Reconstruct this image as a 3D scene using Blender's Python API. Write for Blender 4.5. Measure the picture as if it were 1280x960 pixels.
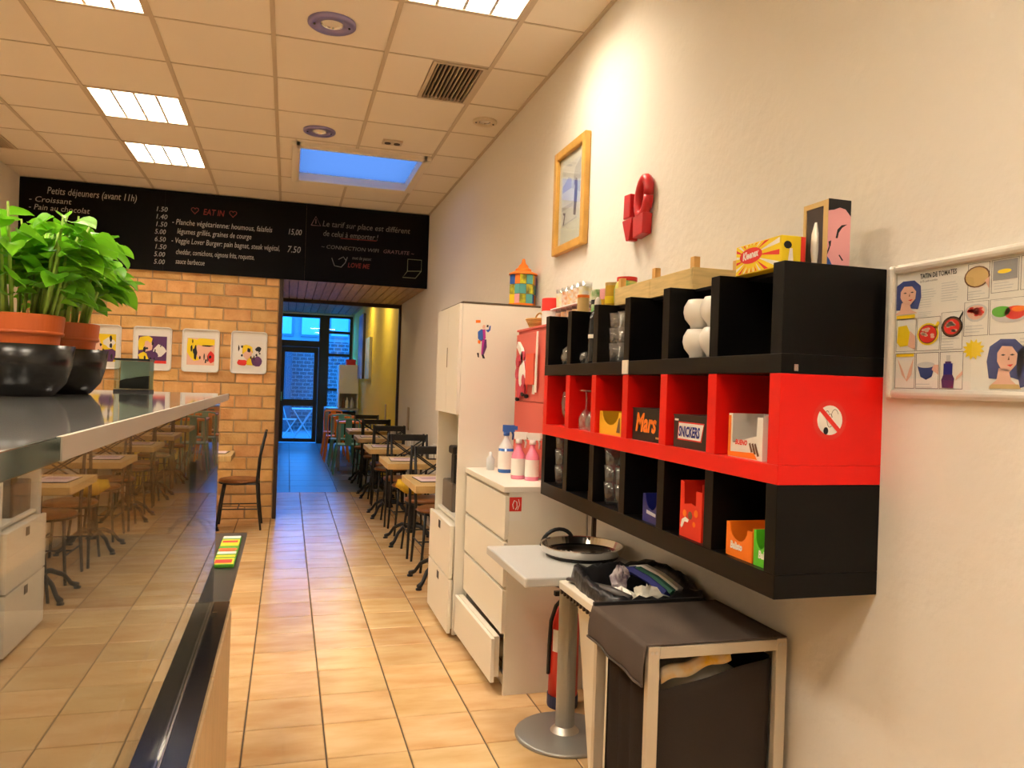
import bpy, math, random
from mathutils import Vector, Matrix
random.seed(7)
for o in list(bpy.data.objects): bpy.data.objects.remove(o)
S = bpy.context.scene
COL = S.collection
# ------------------------------------------------------------------ camera
CZ = 1.46
def cam_axes(yaw, pit, rol):
    cy, sy, cp, sp = math.cos(yaw), math.sin(yaw), math.cos(pit), math.sin(pit)
    f = Vector((sy*cp, cy*cp, sp)); r = Vector((cy, -sy, 0)); u = r.cross(f)
    cr, sr = math.cos(rol), math.sin(rol)
    return r*cr + u*sr, u*cr - r*sr, f
cr_, cu_, cf_ = cam_axes(.282927, .002475, .034107)
cd = bpy.data.cameras.new('camera'); cam = bpy.data.objects.new('camera', cd); COL.objects.link(cam)
m = Matrix.Identity(4)
for i in range(3):
    m[i][0], m[i][1], m[i][2] = cr_[i], cu_[i], -cf_[i]
m[0][3], m[1][3], m[2][3] = 0, 0, CZ
cam.matrix_world = m
cd.sensor_width = 36; cd.lens = 963.8/1280*36; cd.clip_start = .02; cd.clip_end = 200
S.camera = cam
# ------------------------------------------------------------------ world: blue dusk sky
W = bpy.data.worlds.new('dusk'); S.world = W; W.use_nodes = True
bg = W.node_tree.nodes['Background']
bg.inputs[0].default_value = (.022, .27, 1.0, 1); bg.inputs[1].default_value = 15.0
S.view_settings.view_transform = 'Standard'; S.view_settings.look = 'None'
S.view_settings.exposure = 0.48; S.view_settings.gamma = 1.0; S.view_settings.use_curve_mapping = False
LAMP_STRENGTH = 36.0
LAMP_COLOR = (1, .895, .74)
# ------------------------------------------------------------------ materials
MATS = {}
def mat(name, col, rough=.5, metal=0, spec=.5, noise=0, nscale=8, bump=0, bscale=60, rand=0, emit=0, trans=0, coat=0, col2=None, stretch=None, ior=1.45):
    if name in MATS: return MATS[name]
    M = bpy.data.materials.new(name); M.use_nodes = True; MATS[name] = M
    nt = M.node_tree; p = nt.nodes['Principled BSDF']; L = nt.links.new; N = nt.nodes.new
    p.inputs['Base Color'].default_value = (*col, 1); p.inputs['Roughness'].default_value = rough
    p.inputs['Metallic'].default_value = metal; p.inputs['Specular IOR Level'].default_value = spec
    p.inputs['IOR'].default_value = ior; p.inputs['Coat Weight'].default_value = coat
    p.inputs['Transmission Weight'].default_value = trans
    if emit: p.inputs['Emission Color'].default_value = (*col, 1); p.inputs['Emission Strength'].default_value = emit
    vec = None
    if noise or bump or col2:
        tc = N('ShaderNodeTexCoord'); mp = N('ShaderNodeMapping'); L(tc.outputs['Object'], mp.inputs[0]); vec = mp.outputs[0]
        if stretch: mp.inputs['Scale'].default_value = stretch
        if rand:
            oi = N('ShaderNodeObjectInfo'); ml = N('ShaderNodeMath'); ml.operation = 'MULTIPLY'; ml.inputs[1].default_value = 37
            L(oi.outputs['Random'], ml.inputs[0]); cb = N('ShaderNodeCombineXYZ')
            for k in range(3): L(ml.outputs[0], cb.inputs[k])
            L(cb.outputs[0], mp.inputs['Location'])
    src = None
    if noise or col2:
        n = N('ShaderNodeTexNoise'); n.inputs['Scale'].default_value = nscale; n.inputs['Detail'].default_value = 4; L(vec, n.inputs['Vector'])
        mx = N('ShaderNodeMix'); mx.data_type = 'RGBA'
        rp = N('ShaderNodeValToRGB'); rp.color_ramp.elements[0].position = .32; rp.color_ramp.elements[1].position = .68
        L(n.outputs[0], rp.inputs[0]); L(rp.outputs[0], mx.inputs['Factor'])
        c2 = col2 if col2 else tuple(min(1, c*(1-noise)) for c in col)
        mx.inputs['A'].default_value = (*col, 1); mx.inputs['B'].default_value = (*c2, 1); src = mx.outputs['Result']
    if rand:
        oi = N('ShaderNodeObjectInfo'); hs = N('ShaderNodeHueSaturation')
        mr = N('ShaderNodeMapRange'); mr.inputs['To Min'].default_value = 1-rand; mr.inputs['To Max'].default_value = 1+rand
        L(oi.outputs['Random'], mr.inputs[0]); L(mr.outputs[0], hs.inputs['Value'])
        m2 = N('ShaderNodeMath'); m2.operation = 'MULTIPLY'; m2.inputs[1].default_value = 7.31; fr = N('ShaderNodeMath'); fr.operation = 'FRACT'
        L(oi.outputs['Random'], m2.inputs[0]); L(m2.outputs[0], fr.inputs[0])
        mh = N('ShaderNodeMapRange'); mh.inputs['To Min'].default_value = .5-rand*.05; mh.inputs['To Max'].default_value = .5+rand*.05
        L(fr.outputs[0], mh.inputs[0]); L(mh.outputs[0], hs.inputs['Hue'])
        if src: L(src, hs.inputs['Color'])
        else: hs.inputs['Color'].default_value = (*col, 1)
        src = hs.outputs[0]
    if src: L(src, p.inputs['Base Color'])
    if bump:
        n = N('ShaderNodeTexNoise'); n.inputs['Scale'].default_value = bscale; n.inputs['Detail'].default_value = 5
        L(vec, n.inputs['Vector']); b = N('ShaderNodeBump'); b.inputs['Strength'].default_value = bump; b.inputs['Distance'].default_value = .01
        L(n.outputs[0], b.inputs['Height']); L(b.outputs[0], p.inputs['Normal'])
    return M
def pane_mat(name, tint, ior, rough=0.0, body=0):
    M = bpy.data.materials.new(name); M.use_nodes = True; nt = M.node_tree; nt.nodes.clear(); N = nt.nodes.new; L = nt.links.new
    o = N('ShaderNodeOutputMaterial'); mx = N('ShaderNodeMixShader'); t = N('ShaderNodeBsdfTransparent'); g = N('ShaderNodeBsdfGlossy'); f = N('ShaderNodeFresnel')
    t.inputs[0].default_value = (*tint, 1); g.inputs['Roughness'].default_value = rough
    ge = N('ShaderNodeNewGeometry'); im = N('ShaderNodeMix'); im.inputs['A'].default_value = ior; im.inputs['B'].default_value = 1/ior   # thin sheet: same reflectance on both faces
    L(ge.outputs['Backfacing'], im.inputs['Factor']); L(im.outputs['Result'], f.inputs['IOR'])
    L(f.outputs[0], mx.inputs[0]); 
    L(g.outputs[0], mx.inputs[2]); L(mx.outputs[0], o.inputs[0]); MATS[name] = M
    if body:
        df = N('ShaderNodeBsdfDiffuse'); df.inputs[0].default_value = (.8, .8, .78, 1); m3 = N('ShaderNodeMixShader'); m3.inputs[0].default_value = body
        L(t.outputs[0], m3.inputs[1]); L(df.outputs[0], m3.inputs[2]); L(m3.outputs[0], mx.inputs[1])
    else: L(t.outputs[0], mx.inputs[1])
    return M
def frost_mat(name, col):
    M = bpy.data.materials.new(name); M.use_nodes = True; nt = M.node_tree; nt.nodes.clear(); N = nt.nodes.new
    o = N('ShaderNodeOutputMaterial'); t = N('ShaderNodeBsdfTranslucent'); t.inputs[0].default_value = (*col, 1); nt.links.new(t.outputs[0], o.inputs[0]); MATS[name] = M; return M
def leaf_mat(name, col):
    M = bpy.data.materials.new(name); M.use_nodes = True; nt = M.node_tree; N = nt.nodes.new; L = nt.links.new
    p = nt.nodes['Principled BSDF']; o = nt.nodes['Material Output']; p.inputs['Roughness'].default_value = .35
    oi = N('ShaderNodeObjectInfo'); rp = N('ShaderNodeValToRGB'); L(oi.outputs['Random'], rp.inputs[0])
    rp.color_ramp.elements[0].color = (col[0]*.55, col[1]*.6, col[2]*.6, 1); rp.color_ramp.elements[1].color = (col[0]*1.3, col[1]*1.15, col[2], 1)
    L(rp.outputs[0], p.inputs['Base Color']); t = N('ShaderNodeBsdfTranslucent'); L(rp.outputs[0], t.inputs[0])
    mx = N('ShaderNodeMixShader'); mx.inputs[0].default_value = .35; L(p.outputs[0], mx.inputs[1]); L(t.outputs[0], mx.inputs[2]); L(mx.outputs[0], o.inputs[0])
    MATS[name] = M; return M
plaster = mat('plaster', (.80, .755, .675), .85, bump=.35, bscale=26, spec=.2)
plaster_l = mat('plaster_left', (.78, .70, .58), .9, bump=.2, bscale=40, spec=.2)
yellowp = mat('yellow_plaster', (.82, .62, .08), .8, bump=.1, spec=.2)
ceil_m = mat('ceiling_tile', (.80, .72, .60), .9, bump=.12, bscale=220, spec=.1, rand=.02)
grid_m = mat('ceiling_grid', (.55, .45, .32), .5)
tile_m = mat('floor_tile', (.78, .55, .29), .25, spec=.55, col2=(.64, .38, .155), nscale=3.2, rand=.09, bump=.05, bscale=30, stretch=(1, 2.6, 1))
grout_m = mat('grout', (.10, .07, .045), .9)
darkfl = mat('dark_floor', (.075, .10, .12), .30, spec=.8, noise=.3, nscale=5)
brick_m = mat('brick', (.74, .45, .19), .85, col2=(.60, .32, .11), nscale=7, rand=.16, bump=.5, bscale=45, spec=.2)
mortar_m = mat('mortar', (.46, .33, .18), .95)
blackb = mat('chalkboard', (.0028, .0028, .0028), .6, spec=.12)
chalk = mat('chalk', (.42, .40, .37), .9); chalk_dim = mat('chalk_dim', (.17, .165, .15), .9); chalk_red = mat('chalk_red', (.22, .03, .02), .9)
chalk_pink = mat('chalk_pink', (.22, .13, .13), .9)
brown_trim = mat('brown_trim', (.035, .018, .010), .5)
plank_m = mat('ceiling_plank', (.52, .33, .20), .45, noise=.35, nscale=5, stretch=(8, .6, 1), rand=.12)
white = mat('white_lacquer', (.84, .80, .70), .42, spec=.4)
white2 = mat('white_plastic', (.82, .80, .76), .4)
cream = mat('cream', (.78, .72, .60), .5)
blackl = mat('black_lacquer', (.003, .0028, .0026), .34, spec=.2)
redl = mat('red_lacquer', (.72, .006, .003), .35, spec=.4)
locker_m = mat('locker_red', (.62, .10, .07), .5)
blackm = mat('black_metal', (.012, .012, .013), .45, spec=.5)
wood_t = mat('table_wood', (.66, .44, .18), .5, noise=.25, nscale=9, stretch=(1, 8, 1))
wood_s = mat('seat_wood', (.33, .12, .035), .35, noise=.35, nscale=12)
crate_m = mat('crate_wood', (.76, .56, .24), .65, noise=.2, nscale=10, stretch=(1, 1, 9))
crate_o = mat('crate_post', (.70, .40, .12), .65)
panel_m = mat('counter_panel', (.62, .42, .21), .5, noise=.15, nscale=6, stretch=(6, 6, .6))
alu = mat('brushed_aluminium', (.60, .57, .52), .35, metal=.85)
alu_w = mat('pale_aluminium', (.72, .69, .62), .4, metal=.35)
steel = mat('steel', (.70, .68, .64), .16, metal=1)
slab_m = mat('dark_glass_top', (.17, .165, .155), .04, spec=.7, ior=1.8)
track_m = mat('black_track', (.012, .012, .014), .14, spec=.6)
green_edge = mat('green_glass_edge', (.015, .035, .028), .08)
grey_lam = mat('grey_laminate', (.58, .58, .56), .4)
grey_met = mat('grey_metal', (.36, .36, .34), .38, metal=.5)
ext_red = mat('extinguisher_red', (.72, .035, .02), .3)
ext_blue = mat('extinguisher_blue', (.02, .03, .09), .4)
rubber = mat('black_rubber', (.010, .010, .010), .6)
bagm = mat('black_bag', (.012, .012, .013), .28, bump=.6, bscale=24)
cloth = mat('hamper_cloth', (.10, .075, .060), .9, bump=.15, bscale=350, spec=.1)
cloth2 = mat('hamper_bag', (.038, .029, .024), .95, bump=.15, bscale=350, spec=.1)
hframe = mat('hamper_frame', (.60, .53, .42), .45, metal=.3)
terracotta = mat('terracotta_plastic', (.52, .105, .02), .45)
soil = mat('soil', (.04, .02, .01), .95)
bowlm = mat('black_bowl', (.010, .010, .010), .25)
leafm = leaf_mat('basil_leaf', (.22, .62, .03)); stemm = mat('basil_stem', (.33, .50, .07), .5)
gold = mat('gold_wood', (.62, .34, .07), .4, noise=.2, nscale=12)
paper = mat('paper', (.85, .82, .76), .8)
pinkpaper = mat('placemat_paper', (.80, .62, .62), .8)
C = {k: mat('ink_'+k, v, .6) for k, v in dict(yellow=(.85, .62, .01), red=(.70, .03, .02), purple=(.10, .03, .13), black=(.01, .01, .012), white=(.84, .81, .75), skin=(.80, .48, .36),
     blue=(.03, .11, .42), green=(.10, .42, .03), orange=(.88, .20, .01), pink=(.80, .38, .42), teal=(.10, .38, .36), grey=(.32, .32, .33), lgrey=(.60, .60, .60), brown=(.16, .07, .03), magenta=(.45, .03, .28), hair=(.04, .06, .22), tan=(.62, .42, .16), cobalt=(.015, .02, .22)).items()}
clear = pane_mat('clear_glass', (.985, .99, .985), 1.4)
drink = pane_mat('drinking_glass', (.95, .96, .95), 2.0, body=.045)
front_glass = pane_mat('display_glass', (.74, .74, .70), 5.0)
cube_gl = pane_mat('crystal', (.86, .94, .90), 1.4)
pinkliq = mat('pink_liquid', (.85, .25, .38), .12, coat=.5); blueliq = mat('blue_liquid', (.02, .12, .42), .15, coat=.5); clearpl = mat('clear_plastic', (.70, .72, .72), .2)
# ------------------------------------------------------------------ mesh builder
class MB:
    def __init__(s): s.v = []; s.f = []; s.mi = []; s.k = 0
    def add(s, vs, fs):
        b = len(s.v); s.v += [tuple(v) for v in vs]; s.f += [tuple(b+i for i in f) for f in fs]; s.mi += [s.k]*len(fs); return s
    def mt(s, k): s.k = k; return s
    def box(s, x0, x1, y0, y1, z0, z1):
        return s.add([(x0,y0,z0),(x1,y0,z0),(x1,y1,z0),(x0,y1,z0),(x0,y0,z1),(x1,y0,z1),(x1,y1,z1),(x0,y1,z1)],
                     [(0,3,2,1),(4,5,6,7),(0,1,5,4),(1,2,6,5),(2,3,7,6),(3,0,4,7)])
    def cbox(s, x0, x1, y0, y1, z0, z1, c, ax=2):   # box with chamfered face at +z (ax 2) or -y (ax 1)
        if ax == 2:
            vs = [(x0,y0,z0),(x1,y0,z0),(x1,y1,z0),(x0,y1,z0),(x0,y0,z1-c),(x1,y0,z1-c),(x1,y1,z1-c),(x0,y1,z1-c),(x0+c,y0+c,z1),(x1-c,y0+c,z1),(x1-c,y1-c,z1),(x0+c,y1-c,z1)]
        else:
            vs = [(x0,y1,z0),(x0,y1,z1),(x1,y1,z1),(x1,y1,z0),(x0,y0+c,z0),(x0,y0+c,z1),(x1,y0+c,z1),(x1,y0+c,z0),(x0+c,y0,z0+c),(x0+c,y0,z1-c),(x1-c,y0,z1-c),(x1-c,y0,z0+c)]
            vs = [vs[i] for i in (0,3,2,1,4,7,6,5,8,11,10,9)]
        fs = [(0,3,2,1)]+[(i,(i+1)%4,4+(i+1)%4,4+i) for i in range(4)]+[(4+i,4+(i+1)%4,8+(i+1)%4,8+i) for i in range(4)]+[(8,9,10,11)]
        return s.add(vs, fs)
    def cyl(s, p0, p1, r0, r1=None, n=14, caps=True):
        r1 = r0 if r1 is None else r1; p0 = Vector(p0); p1 = Vector(p1); d = (p1-p0).normalized()
        a = d.cross(Vector((0,0,1))) if abs(d.z) < .95 else Vector((1,0,0)); a.normalize(); b = d.cross(a)
        vs = []
        for p, r in ((p0,r0),(p1,r1)):
            for i in range(n):
                t = 2*math.pi*i/n; vs.append(p+a*math.cos(t)*r+b*math.sin(t)*r)
        fs = [(i,(i+1)%n,n+(i+1)%n,n+i) for i in range(n)]
        if caps: fs += [tuple(range(n-1,-1,-1)), tuple(range(n,2*n))]
        return s.add(vs, fs)
    def tube(s, pts, r, n=8, flat=None):
        pts = [Vector(p) for p in pts]; vs = []; m = len(pts); up = None
        for k, p in enumerate(pts):
            d = (pts[min(k+1,m-1)]-pts[max(k-1,0)]).normalized()
            if up is None: up = Vector((0,0,1)) if abs(d.z) < .9 else Vector((1,0,0))
            a = d.cross(up).normalized(); b = a.cross(d).normalized(); up = b
            rr = r[k] if isinstance(r, (list, tuple)) else r
            for i in range(n):
                t = 2*math.pi*i/n; vs.append(p+a*math.cos(t)*rr+b*math.sin(t)*rr*(flat or 1))
        fs = [(k*n+i,k*n+(i+1)%n,(k+1)*n+(i+1)%n,(k+1)*n+i) for k in range(m-1) for i in range(n)]
        fs += [tuple(range(n-1,-1,-1)), tuple(range((m-1)*n,m*n))]
        return s.add(vs, fs)
    def lathe(s, prof, c=(0,0,0), n=24, closed=False):
        vs = []; m = len(prof)
        for r, z in prof:
            for i in range(n):
                t = 2*math.pi*i/n; vs.append((c[0]+r*math.cos(t), c[1]+r*math.sin(t), c[2]+z))
        fs = [(k*n+i,k*n+(i+1)%n,(k+1)*n+(i+1)%n,(k+1)*n+i) for k in range(m-1) for i in range(n)]
        if not closed:
            if prof[0][0] > 1e-4: fs.append(tuple(range(n-1,-1,-1)))
            if prof[-1][0] > 1e-4: fs.append(tuple(range((m-1)*n,m*n)))
        return s.add(vs, fs)
    def prism(s, pts, off):
        n = len(pts); off = Vector(off); vs = [Vector(p) for p in pts]+[Vector(p)+off for p in pts]
        return s.add(vs, [tuple(range(n-1,-1,-1)), tuple(range(n,2*n))]+[(i,(i+1)%n,n+(i+1)%n,n+i) for i in range(n)])
    def poly(s, pts): return s.add(pts, [tuple(range(len(pts)))])
    def grid(s, nu, nv, fn):
        vs = [fn(i/nu, j/nv) for j in range(nv+1) for i in range(nu+1)]
        return s.add(vs, [(j*(nu+1)+i, j*(nu+1)+i+1, (j+1)*(nu+1)+i+1, (j+1)*(nu+1)+i) for j in range(nv) for i in range(nu)])
    def mesh(s, name, mats, smooth=False):
        me = bpy.data.meshes.new(name); me.from_pydata(s.v, [], s.f)
        for x in (mats if isinstance(mats, (list, tuple)) else [mats]): me.materials.append(x)
        me.polygons.foreach_set('material_index', s.mi)
        if smooth: me.polygons.foreach_set('use_smooth', [True]*len(s.f))
        me.update(); return me
def link(name, me, parent=None, loc=(0,0,0), rot=(0,0,0), sc=(1,1,1)):
    o = bpy.data.objects.new(name, me); COL.objects.link(o); o.location = loc; o.rotation_euler = rot; o.scale = sc
    if parent: o.parent = parent
    return o
def wloc(o):
    v = Vector((0,0,0))
    while o: v += Vector(o.location); o = o.parent
    return v
def part(name, mb, mats, parent=None, smooth=False, bevel=0, world=True, solid=0, sub=0):
    """one mesh object; geometry given in world coordinates is moved into the parent's frame"""
    if parent is not None and world:
        w = wloc(parent); mb.v = [(x-w.x, y-w.y, z-w.z) for x, y, z in mb.v]
    o = link(name, mb.mesh(name, mats, smooth), parent)
    if solid: md = o.modifiers.new('solid', 'SOLIDIFY'); md.thickness = solid
    if sub: md = o.modifiers.new('sub', 'SUBSURF'); md.levels = md.render_levels = sub
    if bevel: md = o.modifiers.new('bevel', 'BEVEL'); md.width = bevel; md.segments = 2; md.limit_method = 'ANGLE'
    return o
def tag(o, label, cat, group=None, kind=None):
    o['label'] = label; o['category'] = cat
    if group: o['group'] = group
    if kind: o['kind'] = kind
    return o
def thing(name, label, cat, loc=(0,0,0), group=None, rotz=0):
    o = bpy.data.objects.new(name, None); COL.objects.link(o); o.location = loc; o.rotation_euler[2] = rotz; o.empty_display_size = .1
    return tag(o, label, cat, group)
def single(name, mb, mats, label, cat, group=None, **k): return tag(part(name, mb, mats, None, **k), label, cat, group)
def struct(name, mb, mats, label, cat, **k): return tag(part(name, mb, mats, None, **k), label, cat, None, 'structure')
def copy_tree(o, parent=None):
    c = o.copy(); COL.objects.link(c); c.parent = parent
    for ch in list(o.children): copy_tree(ch, c)
    return c
def text(name, s, size, m_, parent, org, ex=(1,0,0), ey=(0,0,1), shear=0, align='LEFT', width=None, bold=0):
    cu = bpy.data.curves.new(name, 'FONT'); cu.body = s; cu.size = size; cu.shear = shear; cu.align_x = align; cu.offset = bold; cu.resolution_u = 2
    t = bpy.data.objects.new(name, cu); COL.objects.link(t)
    me = bpy.data.meshes.new_from_object(t); bpy.data.objects.remove(t)
    me.materials.clear(); me.materials.append(m_)
    ex = Vector(ex); ey = Vector(ey); ez = ex.cross(ey)
    k = 1
    if width and len(me.vertices):
        xs = [v.co.x for v in me.vertices]; k = width/max(1e-6, max(xs)-min(xs))
    w = wloc(parent) if parent else Vector((0,0,0))
    for v in me.vertices: v.co = Vector(org)-w+ex*v.co.x*k+ey*v.co.y+ez*v.co.z
    return link(name, me, parent)
def ell(cx, cy, rx, ry, n=18, a0=0, a1=2*math.pi):
    return [(cx+rx*math.cos(a0+(a1-a0)*i/n), cy+ry*math.sin(a0+(a1-a0)*i/n)) for i in range(n)]
# ================================================================== STRUCTURE
XW, XL, YB, CEIL = 1.424, -2.5, 8.36, 3.292
YF = -3.2
TX, TY, FX0, FY0 = .3168, .3102, -.1248, 3.042
YFL = 10.27
fl = struct('floor', MB().box(XL, XW, YF, YFL, -.12, -.006), grout_m, 'dark grouted bed of the warm orange tiled floor in the front room', 'floor')
tile_me = MB().cbox(-TX/2+.003, TX/2-.003, -TY/2+.003, TY/2-.003, -.008, 0, .003).mesh('floor_tile', tile_m)
rest = MB()
for i in range(-8, 6):
    for j in range(-21, 24):
        x0, x1, y0, y1 = FX0+i*TX, FX0+(i+1)*TX, FY0+j*TY, FY0+(j+1)*TY
        if x0 < XL or y0 < YF or y0 > YFL-.05: continue
        if x1 > XW or y1 > YFL or i < -2 or j < -6:
            rest.cbox(x0+.003, min(x1, XW)-.003, y0+.003, min(y1, YFL)-.003, -.008, 0, .003)
        else: link('floor_tile', tile_me, fl, ((x0+x1)/2, (y0+y1)/2, 0))
r_ = part('cut_floor_tiles', rest, tile_m, fl); r_['kind'] = 'stuff'
# dark floor of the back room, large tiles
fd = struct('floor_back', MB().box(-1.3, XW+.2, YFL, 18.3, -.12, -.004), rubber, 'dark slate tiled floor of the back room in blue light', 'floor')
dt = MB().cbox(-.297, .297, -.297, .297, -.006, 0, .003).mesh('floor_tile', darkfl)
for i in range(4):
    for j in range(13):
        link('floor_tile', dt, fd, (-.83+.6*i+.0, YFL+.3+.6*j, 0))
# walls
struct('wall_right', MB().box(XW, XW+.2, YF, 10.3, -.1, 3.4), plaster, 'long cream plaster wall along the right side', 'wall')
struct('wall_left', MB().box(XL-.2, XL, YF, YB+.2, -.1, 3.4), plaster_l, 'tan wall at far left beside the chalkboard', 'wall')
struct('wall_front', MB().box(XL-.2, XW+.2, YF-.2, YF, -.1, 3.4), plaster_l, 'cream wall behind the viewpoint closing the front room', 'wall')
struct('wall_yellow', MB().box(XW, XW+.2, 10.34, 18.3, -.1, 3.3), yellowp, 'bright yellow wall of the back room', 'wall')
wb = struct('wall_back', MB().box(XL, -.112, YB+.012, YB+.24, 0, 2.5).box(XL, XW, YB+.012, YB+.24, 2.5, 3.4), mortar_m, 'brick faced wall below the chalkboard with comic style trays', 'wall')
BL, BH = .270, .1265
def brick_mesh(l): return MB().cbox(-l/2, l/2, 0, .05, -BH/2+.006, BH/2-.006, .005, ax=1).mesh('brick', brick_m)
bfull, bcut = brick_mesh(BL-.012), {}
for r in range(20):
    x1 = -.112 - (0 if r % 2 else -.0)
    x = -.112; first = True
    while x > XL+.01:
        l = BL/2 if (first and r % 2) else BL
        l = min(l, x-XL); first = False
        if abs(l-BL) < 1e-4: me = bfull
        else:
            k = round(l, 3)
            if k not in bcut: bcut[k] = brick_mesh(max(l-.012, .02))
            me = bcut[k]
        link('brick', me, wb, (x-l/2, YB+random.uniform(-.003, .003), (r+.5)*BH))
        x -= l
struct('trim_1', MB().box(-.112, -.075, YB-.015, YB+.26, 0, 2.5), brown_trim, 'dark brown jamb at the right edge of the brick wall', 'trim')
struct('wall_passage', MB().box(-.3, -.112, YB+.24, YFL, 0, 2.9), plaster_l, 'side wall of the short passage behind the brick wall', 'wall')
struct('wall_far_left', MB().box(-1.5, -1.3, YFL, 18.3, -.1, 3.3), plaster_l, 'left wall of the back room', 'wall')
# plank ceilings
pc = struct('ceiling_passage', MB().box(-.112, XW, YB+.2, 10.3, 2.505, 2.56), brown_trim, 'low brown timber plank ceiling over the passage', 'ceiling')
pl_me = MB().box(-.0425, .0425, 0, 10.3-YB+.02, 0, .022).mesh('plank', plank_m)
for i in range(16): link('plank', pl_me, pc, (-.068+.0955*i, YB-.01, 2.484))
pc2 = struct('ceiling_back', MB().box(-1.4, XW+.1, 10.3, 18.4, 2.99, 3.05), brown_trim, 'timber plank ceiling of the back room', 'ceiling')
pl2 = MB().box(-.070, .070, 0, 8, 0, .022).mesh('plank', plank_m)
for i in range(18): link('plank', pl2, pc2, (-1.2+.155*i, 10.33, 2.968))
struct('trim_2', MB().box(-.3, XW+.02, 10.28, 10.36, 2.44, 3.0).box(XW-.03, XW+.01, 10.28, 10.35, 0, 2.45), brown_trim, 'dark beam and jamb where the passage meets the back room', 'trim')
struct('wall_passage_end', MB().box(-1.3, -.112, YFL, YFL+.08, 0, 3.0), plaster_l, 'return wall beside the passage opening', 'wall')
# suspended ceiling
SK = (0.0, 1.03, 6.22, 7.30)      # skylight opening
cl = struct('ceiling', MB().box(XL, XW, YF, SK[2], 3.34, 3.4).box(XL, XW, SK[3], YB+.1, 3.34, 3.4).box(XL, SK[0], SK[2], SK[3], 3.34, 3.4).box(SK[1], XW, SK[2], SK[3], 3.34, 3.4), plaster_l, 'suspended ceiling of square off white tiles', 'ceiling')
cols = [XL, -1.935, -1.335, -.735, -.135, .465, 1.065, XW]
rows = [YF]+[3.723+.6*k for k in range(-11, 8)]+[YB]
GR = (.735, 1.052, 4.335, 4.93)
lamp_cells = {(2, 3): 1, (2, 5): 1, (5, -1): 1, (4, -6): 0, (2, -3): 0, (2, -6): 0, (5, -8): 0, (2, -9): 0, (2, 0): 0}  # zero marks lamps added to light the front room
ct_full = MB().cbox(-.297, .297, -.297, .297, 0, .014, .0).mesh('ceiling_tile', ceil_m)
def ctile(x0, x1, y0, y1):
    if x1-x0 < .03 or y1-y0 < .03: return
    if abs(x1-x0-.6) < .01 and abs(y1-y0-.6) < .01: link('ceiling_tile', ct_full, cl, ((x0+x1)/2, (y0+y1)/2, CEIL))
    else: part('ceiling_tile', MB().box(x0+.003, x1-.003, y0+.003, y1-.003, CEIL, CEIL+.014), ceil_m, cl)
lamps = []
for ci in range(7):
    for ri in range(len(rows)-1):
        x0, x1, y0, y1 = cols[ci], cols[ci+1], rows[ri], rows[ri+1]
        k = ri-12       # row index: Y = 3.723+.6k
        if (ci, k) in lamp_cells: lamps.append((x0, x1, y0, y1)); continue
        if x1 > SK[0]+.01 and x0 < SK[1] and y1 > SK[2] and y0 < SK[3]-.01:
            ctile(x0, min(x1, SK[0]), y0, y1) if x0 < SK[0] else None
            xa = max(x0, SK[0])
            ctile(xa, min(x1, SK[1]), y0, SK[2]) if y0 < SK[2] else None
            if x1 > SK[1]: ctile(max(x0, SK[1]), x1, y0, y1)
            if y1 > SK[3]: ctile(xa, min(x1, SK[1]), SK[3], y1)
            continue
        if ci == 5 and k == 1: ctile(x0, GR[0], y0, y1); continue
        ctile(x0, x1, y0, y1)
for ci in range(1, 7):
    x = cols[ci]
    segs = [(YF, YB)]
    if SK[0] < x < SK[1]: segs = [(YF, SK[2]), (SK[3], YB)]
    for a, b in segs: part('ceiling_rail', MB().box(x-.012, x+.012, a, b, CEIL-.005, CEIL+.016), grid_m, cl)
for y in rows[1:-1]:
    segs = [(XL, XW)]
    if SK[2] < y < SK[3]: segs = [(XL, SK[0]), (SK[1], XW)]
    for a, b in segs: part('cross_rail', MB().box(a, b, y-.006, y+.006, CEIL-.003, CEIL+.015), grid_m, cl)
part('edge_rail', MB().box(XW-.02, XW, YF, YB, CEIL-.006, CEIL), grid_m, cl)
# skylight
sk = tag(link('window_1', None), 'square skylight in the ceiling glowing with blue dusk light', 'skylight', None, 'structure'); sk.location = ((SK[0]+SK[1])/2, (SK[2]+SK[3])/2, CEIL)
f = MB()
for a, b, c_, d in ((SK[0]-.03, SK[0]+.035, SK[2]-.03, SK[3]+.03), (SK[1]-.035, SK[1]+.03, SK[2]-.03, SK[3]+.03), (SK[0], SK[1], SK[2]-.03, SK[2]+.035), (SK[0], SK[1], SK[3]-.035, SK[3]+.03)): f.box(a, b, c_, d, CEIL-.035, CEIL+.06)
part('skylight_frame', f, cream, sk, bevel=.004)
f = MB()
for a, b, c_, d in ((SK[0]-.02, SK[0], SK[2]-.02, SK[3]+.02), (SK[1], SK[1]+.02, SK[2]-.02, SK[3]+.02), (SK[0], SK[1], SK[2]-.02, SK[2]), (SK[0], SK[1], SK[3], SK[3]+.02)): f.box(a, b, c_, d, CEIL+.03, CEIL+.12)
part('light_shaft', f, white2, sk)
part('skylight_pane', MB().poly([(SK[0], SK[2], CEIL+.04), (SK[1], SK[2], CEIL+.04), (SK[1], SK[3], CEIL+.04), (SK[0], SK[3], CEIL+.04)]), frost_mat('frosted_pane', (.30, .062, .048)), sk)
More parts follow.
